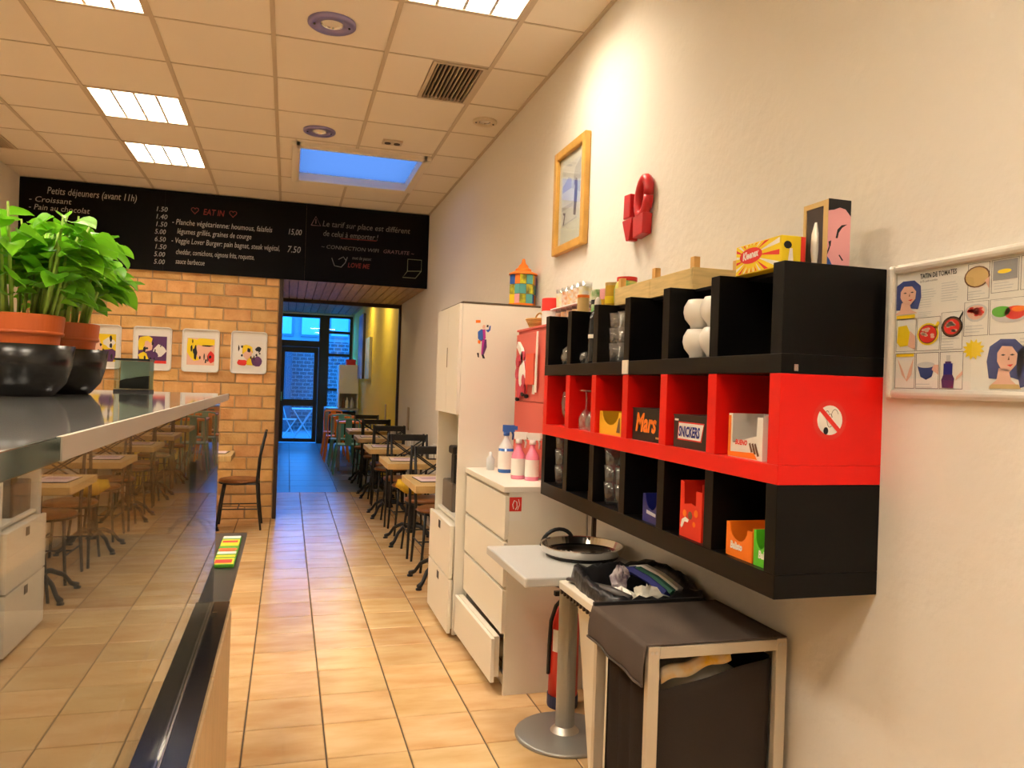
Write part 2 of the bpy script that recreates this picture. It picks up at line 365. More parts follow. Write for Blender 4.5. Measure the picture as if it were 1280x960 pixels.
# ceiling lamps
louv = mat('louvre', (.80, .78, .74), .3, metal=.6)
def lamp_emit(name, col, st):
    return mat(name, col, .5, emit=st)
em_w = lamp_emit('tube_warm', LAMP_COLOR, LAMP_STRENGTH)
names = {(2, 3): 'louvred square ceiling lamp, nearer of the pair at left', (2, 5): 'louvred square ceiling lamp, farther of the pair nearest the chalkboard', (5, -1): 'bright louvred ceiling lamp at the top beside the air grille'}
for (x0, x1, y0, y1) in lamps:
    ci = cols.index(x0); k = round((y0-3.723)/.6)
    t = thing('ceiling_lamp', names.get((ci, k), 'louvred ceiling lamp over the front of the room, %s row, %s place' % ({2: 'counter', 4: 'middle'}.get(ci, 'wall'), {0: 'first', -3: 'second', -5: 'first', -6: 'third', -8: 'third', -9: 'fourth'}.get(k, 'last'))), 'lamp', ((x0+x1)/2, (y0+y1)/2, CEIL), 'louvred ceiling lamps')
    f = MB()
    for a, b, c_, d in ((x0+.012, x0+.03, y0+.01, y1-.01), (x1-.03, x1-.012, y0+.01, y1-.01), (x0+.03, x1-.03, y0+.01, y0+.025), (x0+.03, x1-.03, y1-.025, y1-.01)): f.box(a, b, c_, d, CEIL-.004, CEIL+.045)
    part('frame', f, grid_m, t)
    part('housing', MB().box(x0+.012, x1-.012, y0+.01, y1-.01, CEIL+.0455, CEIL+.048), white2, t)
    for q in range(4):
        xa = x0+.03+(x1-x0-.06)*q/4; xb = x0+.03+(x1-x0-.06)*(q+1)/4
        part('diffuser', MB().box(xa+.004, xb-.004, y0+.026, y1-.026, CEIL+.03, CEIL+.04), em_w, t)
    f = MB()
    for q in range(1, 4):
        xa = x0+.03+(x1-x0-.06)*q/4; f.box(xa-.008, xa+.008, y0+.025, y1-.025, CEIL, CEIL+.028)
    for q in range(1, 11):
        ya = y0+.025+(y1-y0-.05)*q/11; f.box(x0+.03, x1-.03, ya-.004, ya+.004, CEIL+.004, CEIL+.026)
    part('louvre', f, louv, t)['kind'] = 'stuff'
# air grilles
def grille(x0, x1, y0, y1, label, alongy=True):
    t = thing('air_grille', label, 'grille', ((x0+x1)/2, (y0+y1)/2, CEIL), 'ceiling air grilles')
    part('backing', MB().box(x0, x1, y0, y1, CEIL+.012, CEIL+.014), blackl, t)
    f = MB(); w = .022
    f.box(x0, x0+w, y0, y1, CEIL-.008, CEIL+.012).box(x1-w, x1, y0, y1, CEIL-.008, CEIL+.012).box(x0+w, x1-w, y0, y0+w, CEIL-.008, CEIL+.012).box(x0+w, x1-w, y1-w, y1, CEIL-.008, CEIL+.012)
    part('frame', f, grid_m, t)
    n = 11; sm = None
    for i in range(n):
        xa = x0+w+(x1-x0-2*w)*(i+.5)/n
        if sm is None: sm = MB().box(-.004, .004, -(y1-y0)/2+w, (y1-y0)/2-w, -.006, .010).mesh('slat', mat('grille_slat', (.38, .28, .17), .5))
        link('slat', sm, t, (xa-(x0+x1)/2, 0, 0))
grille(*GR, 'square slatted air grille in the ceiling near the right wall')
grille(-2.48, -2.22, 6.75, 7.33, 'slatted air grille at the far left of the ceiling')
# round ceiling fittings
def spot(x, y, r, label, ring, grp):
    t = thing('ceiling_spot', label, 'spotlight', (x, y, CEIL), grp)
    part('ring', MB().lathe([(r, .0), (r, -.012), (r*.92, -.018), (r*.5, -.012), (r*.45, .01)], (x, y, CEIL), 28, closed=True), ring, t, smooth=True)
    part('reflector', MB().lathe([(r*.45, -.010), (r*.42, .0), (r*.3, .006), (0, .008)], (x, y, CEIL), 20, closed=True), steel, t, smooth=True)
    for s in (-1, 1): part('screw', MB().cyl((x+s*r*.72, y, CEIL-.02), (x+s*r*.72, y, CEIL-.012), .006, n=8), blackm, t)
vio = mat('skylight_tint_ring', (.28, .24, .46), .3, metal=.4)  # blue skylight cast on the rims, put into their colour
spot(.157, 4.075, .122, 'larger looking violet rimmed round ceiling spot, nearer one', vio, 'violet rimmed ceiling spots')
spot(.162, 5.865, .117, 'violet rimmed round ceiling spot just before the skylight', vio, 'violet rimmed ceiling spots')
spot(1.253, 5.21, .085, 'small cream rimmed round ceiling spot beside the right wall', mat('cream_ring', (.70, .58, .40), .4), None)
t = thing('ceiling_sensor', 'small rectangular two eyed sensor box on the ceiling by the skylight', 'sensor', (.705, 5.92, CEIL))
part('body', MB().box(.63, .78, 5.87, 5.97, CEIL-.015, CEIL+.0), grid_m, t, bevel=.004)
for s in (-1, 1): part('eye', MB().cyl((.705+s*.035, 5.92, CEIL-.02), (.705+s*.035, 5.92, CEIL-.012), .024, n=14), brown_trim, t)
# ================================================================== CHALKBOARD
YC = 8.322
cb = thing('chalkboard', 'long black menu chalkboard in three panels above the brick wall', 'chalkboard', (-.54, YC+.01, 2.48))
for a, b in ((-2.5, -1.2265), (-1.2255, .1295), (.1305, 1.42)): part('board_panel', MB().box(a, b, YC, YC+.03, 2.485, 3.283), blackb, cb)
YT = YC-.0012
def ch(s, x, z, size, m_=chalk, w=None, sh=.18, b=0): return text('chalk_lettering', s, size, m_, cb, (x, YT, z), shear=sh, width=w, bold=b)
ch('Petits déjeuners (avant 11h)', -2.27, 3.145, .095, w=.78)
ch('- Croissant', -2.42, 3.06, .075, w=.36); ch('- Pain au chocolat', -2.42, 2.985, .075, w=.52)
for i, s in enumerate(('1.50', '1.40', '1.50', '5.00', '6.50', '1.50', '5.00', '5.00')): ch(s, -1.315, 3.07-.0745*i, .068, w=.10)
ch('EAT IN', -.875, 3.075, .085, chalk_red, w=.20, b=.001)
ch('- Planche végétarienne: houmous, falafels', -1.16, 2.955, .078, w=.95); ch('légumes grillés, graines de courge', -1.11, 2.865, .078, w=.70)
ch('- Veggie Lover Burger: pain bagnat, steak végétal,', -1.16, 2.77, .078, w=1.03); ch('cheddar, cornichons, oignons frits, roquette,', -1.115, 2.66, .075, w=.74); ch('sauce barbecue', -1.115, 2.565, .075, w=.27)
ch('15,00', -.055, 2.95, .085, w=.13); ch('7.50', -.055, 2.765, .095, w=.13)
ch('Le tarif sur place est différent', .29, 3.065, .085, chalk_dim, w=.92); ch('de celui à emporter !', .30, 2.965, .085, chalk_dim, w=.57)
ch('~ CONNECTION WIFI', .285, 2.835, .055, chalk_dim, w=.60); ch('GRATUITE ~', .93, 2.835, .055, chalk_pink, w=.33)
ch('mot de passe:', .61, 2.742, .05, chalk_dim, w=.20); ch('LOVE ME', .565, 2.655, .07, chalk_red, w=.23, b=.001)
def doodle(pts, m_=chalk_dim, r=.004):
    part('chalk_drawing', MB().tube([(x, YT-.0005, z) for x, z in pts], r, 5, ), m_, cb)
doodle([(.485, 2.953), (.86, 2.957)], chalk_red)
doodle([(.18, 3.065), (.225, 3.16), (.275, 3.065), (.18, 3.065)], chalk_pink); doodle([(.226, 3.085), (.226, 3.13)], chalk_pink)
for hx in (-.95, -.59):
    doodle([(hx+.035*math.sin(t)**3, 3.11+.0022*(13*math.cos(t)-5*math.cos(2*t)-2*math.cos(3*t)-math.cos(4*t))) for t in [k*math.pi/9 for k in range(19)]], chalk_red, .003)
doodle([(.40, 2.74), (.43, 2.66), (.50, 2.65), (.54, 2.70), (.56, 2.76)]); doodle([(.47, 2.73), (.52, 2.76), (.55, 2.72)])
doodle([(1.20, 2.66), (1.20, 2.79), (1.35, 2.79), (1.35, 2.67), (1.20, 2.66)], mat('chalk_green', (.22, .24, .13), .9)); doodle([(1.20, 2.66), (1.15, 2.59), (1.29, 2.59), (1.35, 2.67)], mat('chalk_green', (.2, .2, .1), .9))
# ================================================================== PRINT TRAYS ON BRICK (plain abstract colour prints)
def tray_print(xc, zc, seed, label):
    rnd = random.Random(seed); t = thing('print_tray', label, 'wall tray', (xc, YB-.004, zc-.22), 'white trays with colour prints on the brick wall')
    w, h, y1 = .176, .217, YB-.004
    def rr(w, h, r, y):
        pts = []
        for cx, cz, a in ((w-r, h-r, 0), (-w+r, h-r, 90), (-w+r, -h+r, 180), (w-r, -h+r, 270)):
            for k in range(5):
                q = math.radians(a+k*22.5); pts.append((xc+cx+r*math.cos(q), y, zc+cz+r*math.sin(q)))
        return pts
    part('tray_base', MB().prism(rr(w-.004, h-.004, .03, y1-.006), (0, .006, 0)), white2, t)
    A, B_ = rr(w, h, .032, y1-.024), rr(w-.012, h-.012, .024, y1-.024); n = len(A); D = rr(w, h, .032, y1); E_ = rr(w-.014, h-.014, .022, y1-.007)
    part('rim', MB().add(D+A+B_+E_, [(k*n+i, k*n+(i+1) % n, (k+1)*n+(i+1) % n, (k+1)*n+i) for k in range(3) for i in range(n)]), white2, t, smooth=True)
    y = y1-.0066; s = .13; z0 = zc-.145; z1 = zc+.125
    ink = [C['white'], C['yellow'], C['purple'], C['skin'], C['red'], C['black']]
    mb = MB(); mb.mt({0: 1, 1: 2, 2: 3, 3: 0}[seed % 4]).poly([(xc-s, y, z0), (xc+s, y, z0), (xc+s, y, z1), (xc-s, y, z1)])
    def blob(k, cx, cz, rx, rz, dy, n=11, j=.25):
        pts = []
        for i in range(n):
            a = 2*math.pi*i/n; q = 1+rnd.uniform(-j, j)
            pts.append((xc+max(-s, min(s, cx+rx*q*math.cos(a))), y-dy, zc+max(z0-zc, min(z1-zc, cz+rz*q*math.sin(a)))))
        mb.mt(k).poly(pts)
    d = .0003
    plan = {0: [(1, -.04, .07, .10, .06), (3, -.06, 0, .07, .10), (2, .07, -.08, .07, .07), (0, .07, .04, .05, .05)],
            1: [(1, -.07, .05, .07, .08), (3, -.04, .02, .04, .06), (0, .06, -.02, .06, .07), (1, -.07, -.08, .06, .04), (2, .0, -.07, .05, .04)],
            2: [(1, -.05, .02, .09, .12), (3, .03, -.02, .07, .09), (4, .10, -.07, .04, .06), (1, .05, .09, .09, .04), (5, -.05, -.02, .015, .07), (5, .06, .05, .05, .008)],
            3: [(1, -.02, .03, .06, .05), (3, -.01, -.02, .04, .05), (4, -.06, -.10, .05, .03), (1, .02, -.09, .05, .04), (2, .08, -.08, .05, .05), (5, .09, .03, .03, .03), (0, .06, -.01, .03, .04)]}[seed % 4]
    for k, cx, cz, rx, rz in plan: blob(k, cx, cz, rx, rz, d); d += .0003
    for q in range(9): blob(5, rnd.uniform(-.11, .11), rnd.uniform(-.12, .10), rnd.uniform(.006, .012), rnd.uniform(.01, .035), d, 7); d += .0001
    if seed % 4 == 1: mb.mt(4).poly([(xc-s, y-d, z0), (xc+s, y-d, z0), (xc+s, y-d, z0+.028), (xc-s, y-d, z0+.028)])
    part('print', mb, ink, t)
for xc, sd, lb in ((-1.76, 0, 'white tray with pink and purple print, half hidden behind the basil pot'), (-1.30, 1, 'white tray with purple print and red bottom band, second from left'),
                   (-.853, 2, 'white tray with mostly yellow print, third from left'), (-.392, 3, 'rightmost white tray, its small print leaving wide white space')):
    tray_print(xc, 1.708, sd, lb)
# ================================================================== RIGHT WALL: picture, red relief, recipe poster
t = thing('framed_picture', 'gold framed winter picture hanging high on the cream wall', 'picture', (XW, 3.85, 2.19))
x = XW
def on_wall(u, v, d): return (XW-d, 3.85-u, 2.472+v)      # u to the near side
def wall_quad(mb, k, pts, d, org): mb.mt(k).poly([(XW-d, org[0]-u, org[1]+v) for u, v in pts])
f = MB()
for u0, u1, v0, v1 in ((-.235, -.19, -.285, .285), (.19, .235, -.285, .285), (-.19, .19, -.285, -.24), (-.19, .19, .24, .285)): f.box(XW-.035, XW-.001, 3.85-u1, 3.85-u0, 2.472+v0, 2.472+v1)
part('frame', f, gold, t, bevel=.006)
part('mount', MB().box(XW-.012, XW-.002, 3.85-.19, 3.85+.19, 2.472-.24, 2.472+.24), mat('mount_board', (.72, .74, .66), .7), t)
mb = MB(); o_ = (3.85, 2.472)
wall_quad(mb, 0, [(-.14, -.13), (.13, -.13), (.13, .19), (-.14, .19)], .0125, o_)
wall_quad(mb, 1, [(-.14, .05), (.0, .05), (.0, .10), (-.05, .12), (-.14, .08)], .0128, o_)
wall_quad(mb, 2, [(.0, .05), (.13, .0), (.13, .18), (.05, .15)], .0128, o_)
wall_quad(mb, 3, [(.04, -.10), (.075, -.11), (.09, .0), (.085, .08), (.06, .09), (.045, .02)], .0131, o_)
wall_quad(mb, 3, [(.04, .05), (.05, .11), (.06, .06)], .0132, o_)
wall_quad(mb, 2, [(-.14, -.05), (.03, -.05), (.03, -.03), (-.14, -.03)], .013, o_)
wall_quad(mb, 3, [(-.12, -.13), (-.10, -.13), (-.08, -.07), (-.12, -.06), (-.12, -.07), (-.10, -.08)], .0131, o_)
wall_quad(mb, 2, [(-.12, -.135), (.09, -.125), (.09, -.118), (-.12, -.128)], .0131, o_)
part('print', mb, [mat('snow', (.66, .68, .66), .7), mat('sky_haze', (.36, .40, .58), .7), mat('hill', (.50, .52, .54), .7), mat('figure', (.09, .08, .13), .7)], t)
part('glass', MB().box(XW-.0165, XW-.0155, 3.85-.189, 3.85+.189, 2.472-.239, 2.472+.239), clear, t)
# red wall relief: plain stacked slabs
t = thing('wall_relief', 'small glossy red sculpted relief mounted on the wall above the shelf', 'ornament', (XW, 2.985, 2.09))
relr = mat('relief_red', (.50, .015, .02), .3)
def relief(pts, d0, d1): return MB().prism([(XW-d0, 2.985-u, 2.2+v) for u, v in pts], (-(d1-d0), 0, 0))
part('upright_slab', relief([(-.115, 0), (-.05, 0), (-.045, .10), (-.11, .105)], .002, .045), relr, t, bevel=.004)
part('ring', MB().tube([(XW-.025, 2.985-(.045+.045*math.cos(a)+.012*math.sin(a)), 2.2+.065+.075*math.sin(a)) for a in [k*math.pi/10 for k in range(21)]], .022, 8), relr, t, smooth=True)
part('wedge_slab', relief([(-.125, -.005), (-.02, -.005), (-.05, -.10), (-.08, -.10)], .002, .045), relr, t, bevel=.004)
part('block_slab', relief([(-.015, -.01), (.085, -.005), (.08, -.09), (-.01, -.10)], .002, .045), relr, t, bevel=.004)
# recipe poster
PY0, PY1, PZ0, PZ1 = 1.564, .86, 1.462, 1.784
t = thing('recipe_poster', 'comic style tomato tart recipe poster in a silver frame', 'poster', (XW, 1.2, PZ0))
f = MB(); w = .022
def pipe(y0, z0, y1, z1): return
f.box(XW-.022, XW-.001, PY1, PY1+w, PZ0, PZ1).box(XW-.022, XW-.001, PY0-w, PY0, PZ0, PZ1).box(XW-.022, XW-.001, PY1+w, PY0-w, PZ0, PZ0+w).box(XW-.022, XW-.001, PY1+w, PY0-w, PZ1-w, PZ1)
part('frame', f, alu_w, t, bevel=.008)
part('sheet', MB().box(XW-.008, XW-.002, PY1+w, PY0-w, PZ0+w, PZ1-w), paper, t)
PO = (PY0-w, PZ0+w)   # lower left corner of the sheet as seen
PI = ['white', 'hair', 'skin', 'red', 'yellow', 'grey', 'orange', 'green', 'purple', 'black', 'lgrey', 'brown', 'tan', 'cobalt']
def vmap(v):
    K = ((0, 0), (.077, .088), (.155, .171), (.187, .193), (.278, .277))
    for (a, b), (c_, d) in zip(K, K[1:]):
        if v <= c_: return b+(v-a)*(d-b)/(c_-a)
    return .277
def pq(mb, ink, pts, d=0): wall_quad(mb, PI.index(ink), [(u*1.36, vmap(v)) for u, v in pts], .0085+d*.0003, PO)
def rc(a, b, c_, d): return [(a, c_), (b, c_), (b, d), (a, d)]
mb = MB()
# measures on the sheet: u 0...66 cm to the near side, v 0...27.8 cm up; left part as photographed
for u0, u1, v0, v1 in ((.002, .047, .002, .075), (.049, .098, .002, .075), (.10, .146, .002, .075), (.002, .047, .079, .152), (.049, .098, .079, .152), (.10, .143, .079, .160), (.145, .19, .105, .185), (.192, .275, .105, .185), (.15, .19, .19, .275), (.193, .24, .20, .275), (.243, .30, .20, .275)):
    for e in (rc(u0, u1, v0, v0+.0008), rc(u0, u1, v1-.0008, v1), rc(u0, u0+.0008, v0, v1), rc(u1-.0008, u1, v0, v1)): pq(mb, 'black', e, 1)
def face(cu, cv, s, flip=1):
    pq(mb, 'hair', [(cu+x_*s*flip, cv+y_*s) for x_, y_ in ((-.9, -1.2), (-1.05, -.2), (-.9, .7), (-.3, 1.15), (.5, 1.1), (.95, .6), (1.0, -.3), (.8, -1.3), (.2, -1.1), (-.3, -1.25))], 2)
    pq(mb, 'skin', [(cu+x_*s*flip, cv+y_*s) for x_, y_ in ((-.45, .3), (-.2, .7), (.35, .65), (.65, .2), (.6, -.4), (.25, -.85), (-.2, -.7), (-.45, -.2))], 3)
    pq(mb, 'skin', [(cu+x_*s*flip, cv+y_*s) for x_, y_ in ((-.35, -.6), (.2, -.7), (.35, -1.3), (.8, -1.7), (-.9, -1.7), (-.45, -1.3))], 3)
    pq(mb, 'red', [(cu+x_*s*flip, cv+y_*s) for x_, y_ in ((.1, -.42), (.45, -.38), (.3, -.54))], 4)
    for ex_ in (-.12, .38): pq(mb, 'black', [(cu+(ex_+x_)*s*flip, cv+y_*s) for x_, y_ in ((-.14, .16), (.0, .22), (.14, .16), (0, .11))], 4)
    pq(mb, 'brown', [(cu+x_*s*flip, cv+y_*s) for x_, y_ in ((.2, .1), (.24, -.14), (.14, -.14))], 4)
face(.024, .222, .032); pq(mb, 'yellow', rc(.002, .044, .153, .164), 5)
def dish(cu, cv, r, *layers):
    for i, (ink, k) in enumerate(layers): pq(mb, ink, ell(cu, cv, r*k, r*k*1.05), 2+i)
def dots(cu, cv, r, ink, n, d=6):
    rd = random.Random(int(cu*1e4))
    for i in range(n):
        a = rd.uniform(0, 6.28); q = r*math.sqrt(rd.random()); pq(mb, ink, ell(cu+q*math.cos(a), cv+q*math.sin(a), .0045, .003, 7), d)
pq(mb, 'yellow', [(.004, .10), (.012, .09), (.03, .092), (.034, .12), (.026, .138), (.006, .136)], 2); pq(mb, 'skin', [(.03, .09), (.046, .082), (.046, .112), (.034, .125)], 3)
dish(.073, .115, .023, ('yellow', 1), ('brown', .86), ('red', .78)); dots(.073, .115, .014, 'skin', 10); pq(mb, 'yellow', [(.086, .13), (.093, .142), (.097, .138), (.092, .124)], 2)
dish(.122, .127, .021, ('black', 1), ('brown', .9), ('red', .74)); dots(.122, .127, .012, 'skin', 12); pq(mb, 'black', [(.134, .142), (.142, .158), (.144, .156), (.138, .14)], 2)
pq(mb, 'skin', [(.006, .066), (.02, .04), (.028, .02), (.034, .04), (.044, .066), (.04, .03), (.03, .016), (.018, .03)], 2); pq(mb, 'yellow', rc(.004, .044, .068, .074), 3)
pq(mb, 'hair', [(.052, .05), (.09, .05), (.084, .026), (.072, .02), (.06, .026)], 2); pq(mb, 'lgrey', ell(.071, .05, .019, .006), 3); pq(mb, 'skin', [(.084, .04), (.098, .03), (.098, .05), (.088, .05)], 4)
pq(mb, 'purple', [(.106, .004), (.128, .004), (.13, .022), (.126, .03), (.108, .03), (.104, .02)], 2); pq(mb, 'cobalt', rc(.108, .126, .03, .052), 3); pq(mb, 'purple', rc(.111, .123, .052, .056), 3); pq(mb, 'lgrey', rc(.113, .121, .056, .068), 3); pq(mb, 'skin', [(.132, .018), (.146, .03), (.146, .038), (.134, .026)], 3)
dish(.167, .243, .024, ('brown', 1), ('tan', .88)); pq(mb, 'skin', [(.182, .232), (.19, .212), (.19, .24)], 4)
pq(mb, 'grey', rc(.196, .238, .228, .272), 2); pq(mb, 'yellow', ell(.216, .247, .012, .005), 3)
dish(.167, .155, .021, ('lgrey', 1), ('skin', .8)); dots(.167, .155, .013, 'red', 26)
pq(mb, 'lgrey', ell(.228, .143, .033, .017), 2); pq(mb, 'green', ell(.212, .15, .016, .012), 3); pq(mb, 'red', ell(.236, .146, .018, .014), 3); pq(mb, 'orange', ell(.242, .152, .012, .006), 4)
pq(mb, 'yellow', [((.165+(.021 if i % 2 else .014)*math.cos(i*math.pi/12)), .078+(.021 if i % 2 else .014)*math.sin(i*math.pi/12)) for i in range(24)], 3)
face(.222, .060, .031); pq(mb, 'tan', [(.195, .004), (.25, .004), (.246, .012), (.2, .012)], 6); face(.275, .05, .034, -1)
for q in range(4): dish(.33+.04*q, .20, .02, ('lgrey', 1), ('red' if q % 2 else 'orange', .75)); dish(.36+.035*q, .09, .016, ('brown', 1), ('yellow', .8))
for u0, v0, n, wd in ((.053, .185, 8, .036), (.098, .195, 8, .036), (.151, .196, 3, .034), (.198, .208, 3, .034), (.148, .112, 3, .035), (.102, .083, 5, .036), (.05, .155, 3, .03), (.05, .004, 2, .04), (.198, .18, 1, .04), (.245, .05, 8, .012)):
    for i in range(n): pq(mb, 'lgrey', rc(u0, u0+wd*(.6+.4*random.random()), v0+i*.0062, v0+i*.0062+.0016), 1)
part('print', mb, [C[k] for k in PI], t)
text('lettering', 'TATIN DE TOMATES', .016, C['black'], t, (XW-.0096, PO[0]-.072, PO[1]+.259), (0,-1,0), (0,0,1), width=.103, bold=.0004)
text('lettering', 'de 30 à petits ensembles', .007, C['black'], t, (XW-.0096, PO[0]-.072, PO[1]+.250), (0,-1,0), (0,0,1), width=.05)
part('glass', MB().box(XW-.0125, XW-.0118, PY1+w, PY0-w, PZ0+w, PZ1-w), clear, t)
# ================================================================== WALL SHELF (three stacked units)
SY, SX, UP, UT = 1.585, 1.127, .2865, .045
def shelf_unit(z0, z1, bh, m_, label):
    t = thing('shelf_unit', label, 'shelf', (1.28, 2.45, z0), 'three wall shelf units stacked into one block')
    part('bottom_board', MB().box(SX, XW-.001, SY, SY+6*UP+UT, z0, z0+bh), m_, t, bevel=.0015)
    for k in range(7): part('divider', MB().box(SX, XW-.001, SY+k*UP, SY+k*UP+UT, z0+bh, z1), m_, t, bevel=.0015)
    return t
ZA, ZB, ZC, ZD = .972, 1.245, 1.513, 1.782
BHa, BHr, BHt = .058, .047, .047
shelf_unit(ZA, ZB-.0005, BHa, blackl, 'black lowest wall shelf unit of the stacked shelf block')
ru = shelf_unit(ZB, ZC-.0005, BHr, redl, 'bright red middle wall shelf unit with a no smoking sticker')
tu = shelf_unit(ZC, ZD, BHt, blackl, 'black topmost wall shelf unit carrying boxes and a crate')
part('rear_rail', MB().box(SX+.085, XW-.002, SY+UT, SY+6*UP, ZD-.010, ZD-.0005), blackl, tu)
part('clip', MB().box(SX-.004, SX, SY+3*UP+.0, SY+3*UP+.045, ZC+.002, ZC+.050), cream, tu)
# stickers
ns = part('sticker', MB().mt(0).poly([(1.268+.048*math.cos(a), SY-.0008, 1.403+.048*math.sin(a)) for a in [k*math.pi/16 for k in range(32)]])
          .mt(1).poly([(1.268+.036*math.cos(a), SY-.0012, 1.403+.036*math.sin(a)) for a in [k*math.pi/16 for k in range(32)]])
          .mt(2).poly([(1.268+.007*math.cos(a)-.011, SY-.0016, 1.377+.009*math.sin(a)) for a in [k*math.pi/8 for k in range(16)]])
          .mt(0).poly([(1.237, SY-.002, 1.425), (1.245, SY-.002, 1.433), (1.299, SY-.002, 1.381), (1.291, SY-.002, 1.373)]), [C['red'], C['white'], C['black']], ru)
for cx, cz, k in ((1.268, 1.402, .9), (1.282, 1.408, 1.2), (1.26, 1.415, .6)):
    part('sticker_line', MB().tube([(cx+.009*k*math.cos(a), SY-.0014, cz+.018*k*math.sin(a)) for a in [q*math.pi/9+.5 for q in range(15)]], .0006, 4), C['black'], ru)
part('lock', MB().box(1.160, 1.172, SY-.004, SY, ZC+.006, ZC+.022), steel, tu)
def comp(k): return SY+(5-k)*UP+UT, SY+(6-k)*UP      # k = 0 farthest compartment: Y range
# --- glassware
def glass_me(r0, r1, h, n=18):
    return MB().lathe([(0, 0), (r0, 0), (r1, h), (r1-.0025, h), (r0-.003, .008), (0, .008)], n=n, closed=True).mesh('tumbler', drink, True)
tm = glass_me(.026, .034, .085)
def tumbler(x, y, z, label, grp, me=tm, cat='glass'): return tag(link('tumbler', me, None, (x, y, z)), label, cat, grp)
z0 = ZC+BHt; y0, y1 = comp(2)
for ly in range(3):
    for i, (dx, dy) in enumerate(((.045, .085), (.045, .160), (.120, .085), (.120, .165))):
        tumbler(SX+dx, y0+dy, z0+ly*.056+.0002*ly, '%s drinking glass, %s column, in the third top compartment' % (('bottom', 'middle', 'top')[ly], ('front near', 'front far', 'rear near', 'rear far')[i]), 'stacked glasses in the top row', glass_me(.024, .032, .07) if (ly, i) == (0, 0) else bpy.data.objects['tumbler'].data)
z0 = ZA+BHa; y0, y1 = comp(0)
for ly in range(3): tumbler(SX+.05, (y0+y1)/2+.03, z0+ly*.072, ['bottom', 'middle', 'top'][ly]+' glass of the stack in the farthest bottom compartment', 'glasses in the farthest bottom compartment')
y0, y1 = comp(2)
for ly in range(3): tumbler(SX+.05, y0+.17, z0+ly*.062, ['bottom', 'middle', 'top'][ly]+' glass of the stack in the third bottom compartment', 'front glasses in the third bottom compartment')
for ly in range(2): tumbler(SX+.06, y0+.09, z0+ly*.062, ['lower', 'upper'][ly]+' glass of the shorter stack in the third bottom compartment', 'side glasses in the third bottom compartment')
# stemware upside down in the red row
wg = [(0, .16), (.030, .16), (.030, .158), (.004, .152), (.0035, .085), (.012, .078), (.030, .05), (.030, .02), (.025, 0), (.0235, 0), (.0285, .02), (.0285, .05), (.010, .076), (0, .08)]
wgm = MB().lathe(wg, n=18, closed=True).mesh('wine_glass', drink, True)
z0 = ZB+BHr; y0, y1 = comp(1)
for dx, dy, lb in ((.045, .085, 'upturned wine glass nearest the divider in the red row'), (.045, .160, 'upturned wine glass, farther one of the pair in the red row')): tag(link('wine_glass', wgm, None, (SX+dx, y0+dy, z0)), lb, 'glass', 'upturned wine glasses in the red row')
y0, y1 = comp(0)
tag(link('beer_glass', MB().lathe([(0, 0), (.028, 0), (.012, .012), (.012, .03), (.026, .06), (.030, .10), (.024, .15), (.0225, .15), (.028, .10), (.024, .06), (.008, .034), (0, .032)], n=18, closed=True).mesh('beer_glass', drink, True), None, (SX+.05, y0+.10, z0)), 'footed beer glass alone in the farthest red compartment', 'glass')
# carafe, bottle
z0 = ZC+BHt; y0, y1 = comp(0)
t = thing('carafe', 'round clear carafe with stopper in the farthest top compartment', 'carafe', (SX+.065, y0+.105, z0))
part('body', MB().lathe([(0, 0), (.04, 0), (.052, .03), (.045, .065), (.018, .09), (.016, .11), (.0145, .11), (.0165, .088), (.043, .064), (.05, .03), (.038, .004), (0, .004)], (SX+.065, y0+.105, z0), 20, True), drink, t, smooth=True)
part('stopper', MB().lathe([(0, 0), (.012, 0), (.010, .012), (.016, .024), (.012, .04), (0, .044)], (SX+.065, y0+.105, z0+.112), 14, True), drink, t, smooth=True)
y0, y1 = comp(1)
t = thing('dark_bottle', 'tall dark bottle with white capped pourer in the second top compartment', 'bottle', (SX+.05, y0+.085, z0))
part('body', MB().lathe([(0, 0), (.032, 0), (.034, .01), (.034, .17), (.03, .19), (.013, .215), (.012, .235), (0, .235)], (SX+.05, y0+.085, z0), 20, True), mat('bottle_dark', (.008, .012, .016), .08), t, smooth=True)
part('pourer', MB().lathe([(.012, 0), (.014, .004), (.012, .018), (.006, .03), (0, .032)], (SX+.05, y0+.085, z0+.2345), 14, True), white2, t, smooth=True)
part('label_band', MB().lathe([(.0345, .10), (.0345, .115)], (SX+.05, y0+.085, z0), 20, True), white2, t, smooth=True)
t = single('glass_ball', MB().lathe([(0, 0), (.018, .004), (.028, .022), (.024, .042), (.01, .052), (0, .053)], (SX+.05, y0+.195, z0), 16, True), drink, 'small round glass stopper lying beside the dark bottle', 'stopper', smooth=True)
# white cups
cupm = MB().lathe([(0, 0), (.027, 0), (.028, .010), (.044, .030), (.049, .050), (.047, .068), (.036, .088), (.033, .088), (.043, .066), (.044, .050), (.040, .032), (.024, .014), (0, .012)], n=24, closed=True).mesh('white_cup', mat('white_china', (.80, .77, .70), .3), True)
y0, y1 = comp(4)
for dx, dy, ly, lb in ((.055, .055, 0, 'lower near white china cup'), (.055, .055, 1, 'upper near white china cup'), (.055, .152, 0, 'lower far white china cup'), (.055, .152, 1, 'upper far white china cup')):
    tag(link('white_cup', cupm, None, (SX+dx, y0+dy, z0+ly*.0885)), lb+' of the four stacked in the top row', 'cup', 'stacked white cups')
y0, y1 = comp(3)
single('salt_shaker', MB().lathe([(0, 0), (.014, 0), (.016, .03), (.011, .045), (0, .05)], (SX+.03, y0+.016, z0), 14, True), white2, 'small white shaker at the edge of a top compartment', 'shaker', smooth=True)
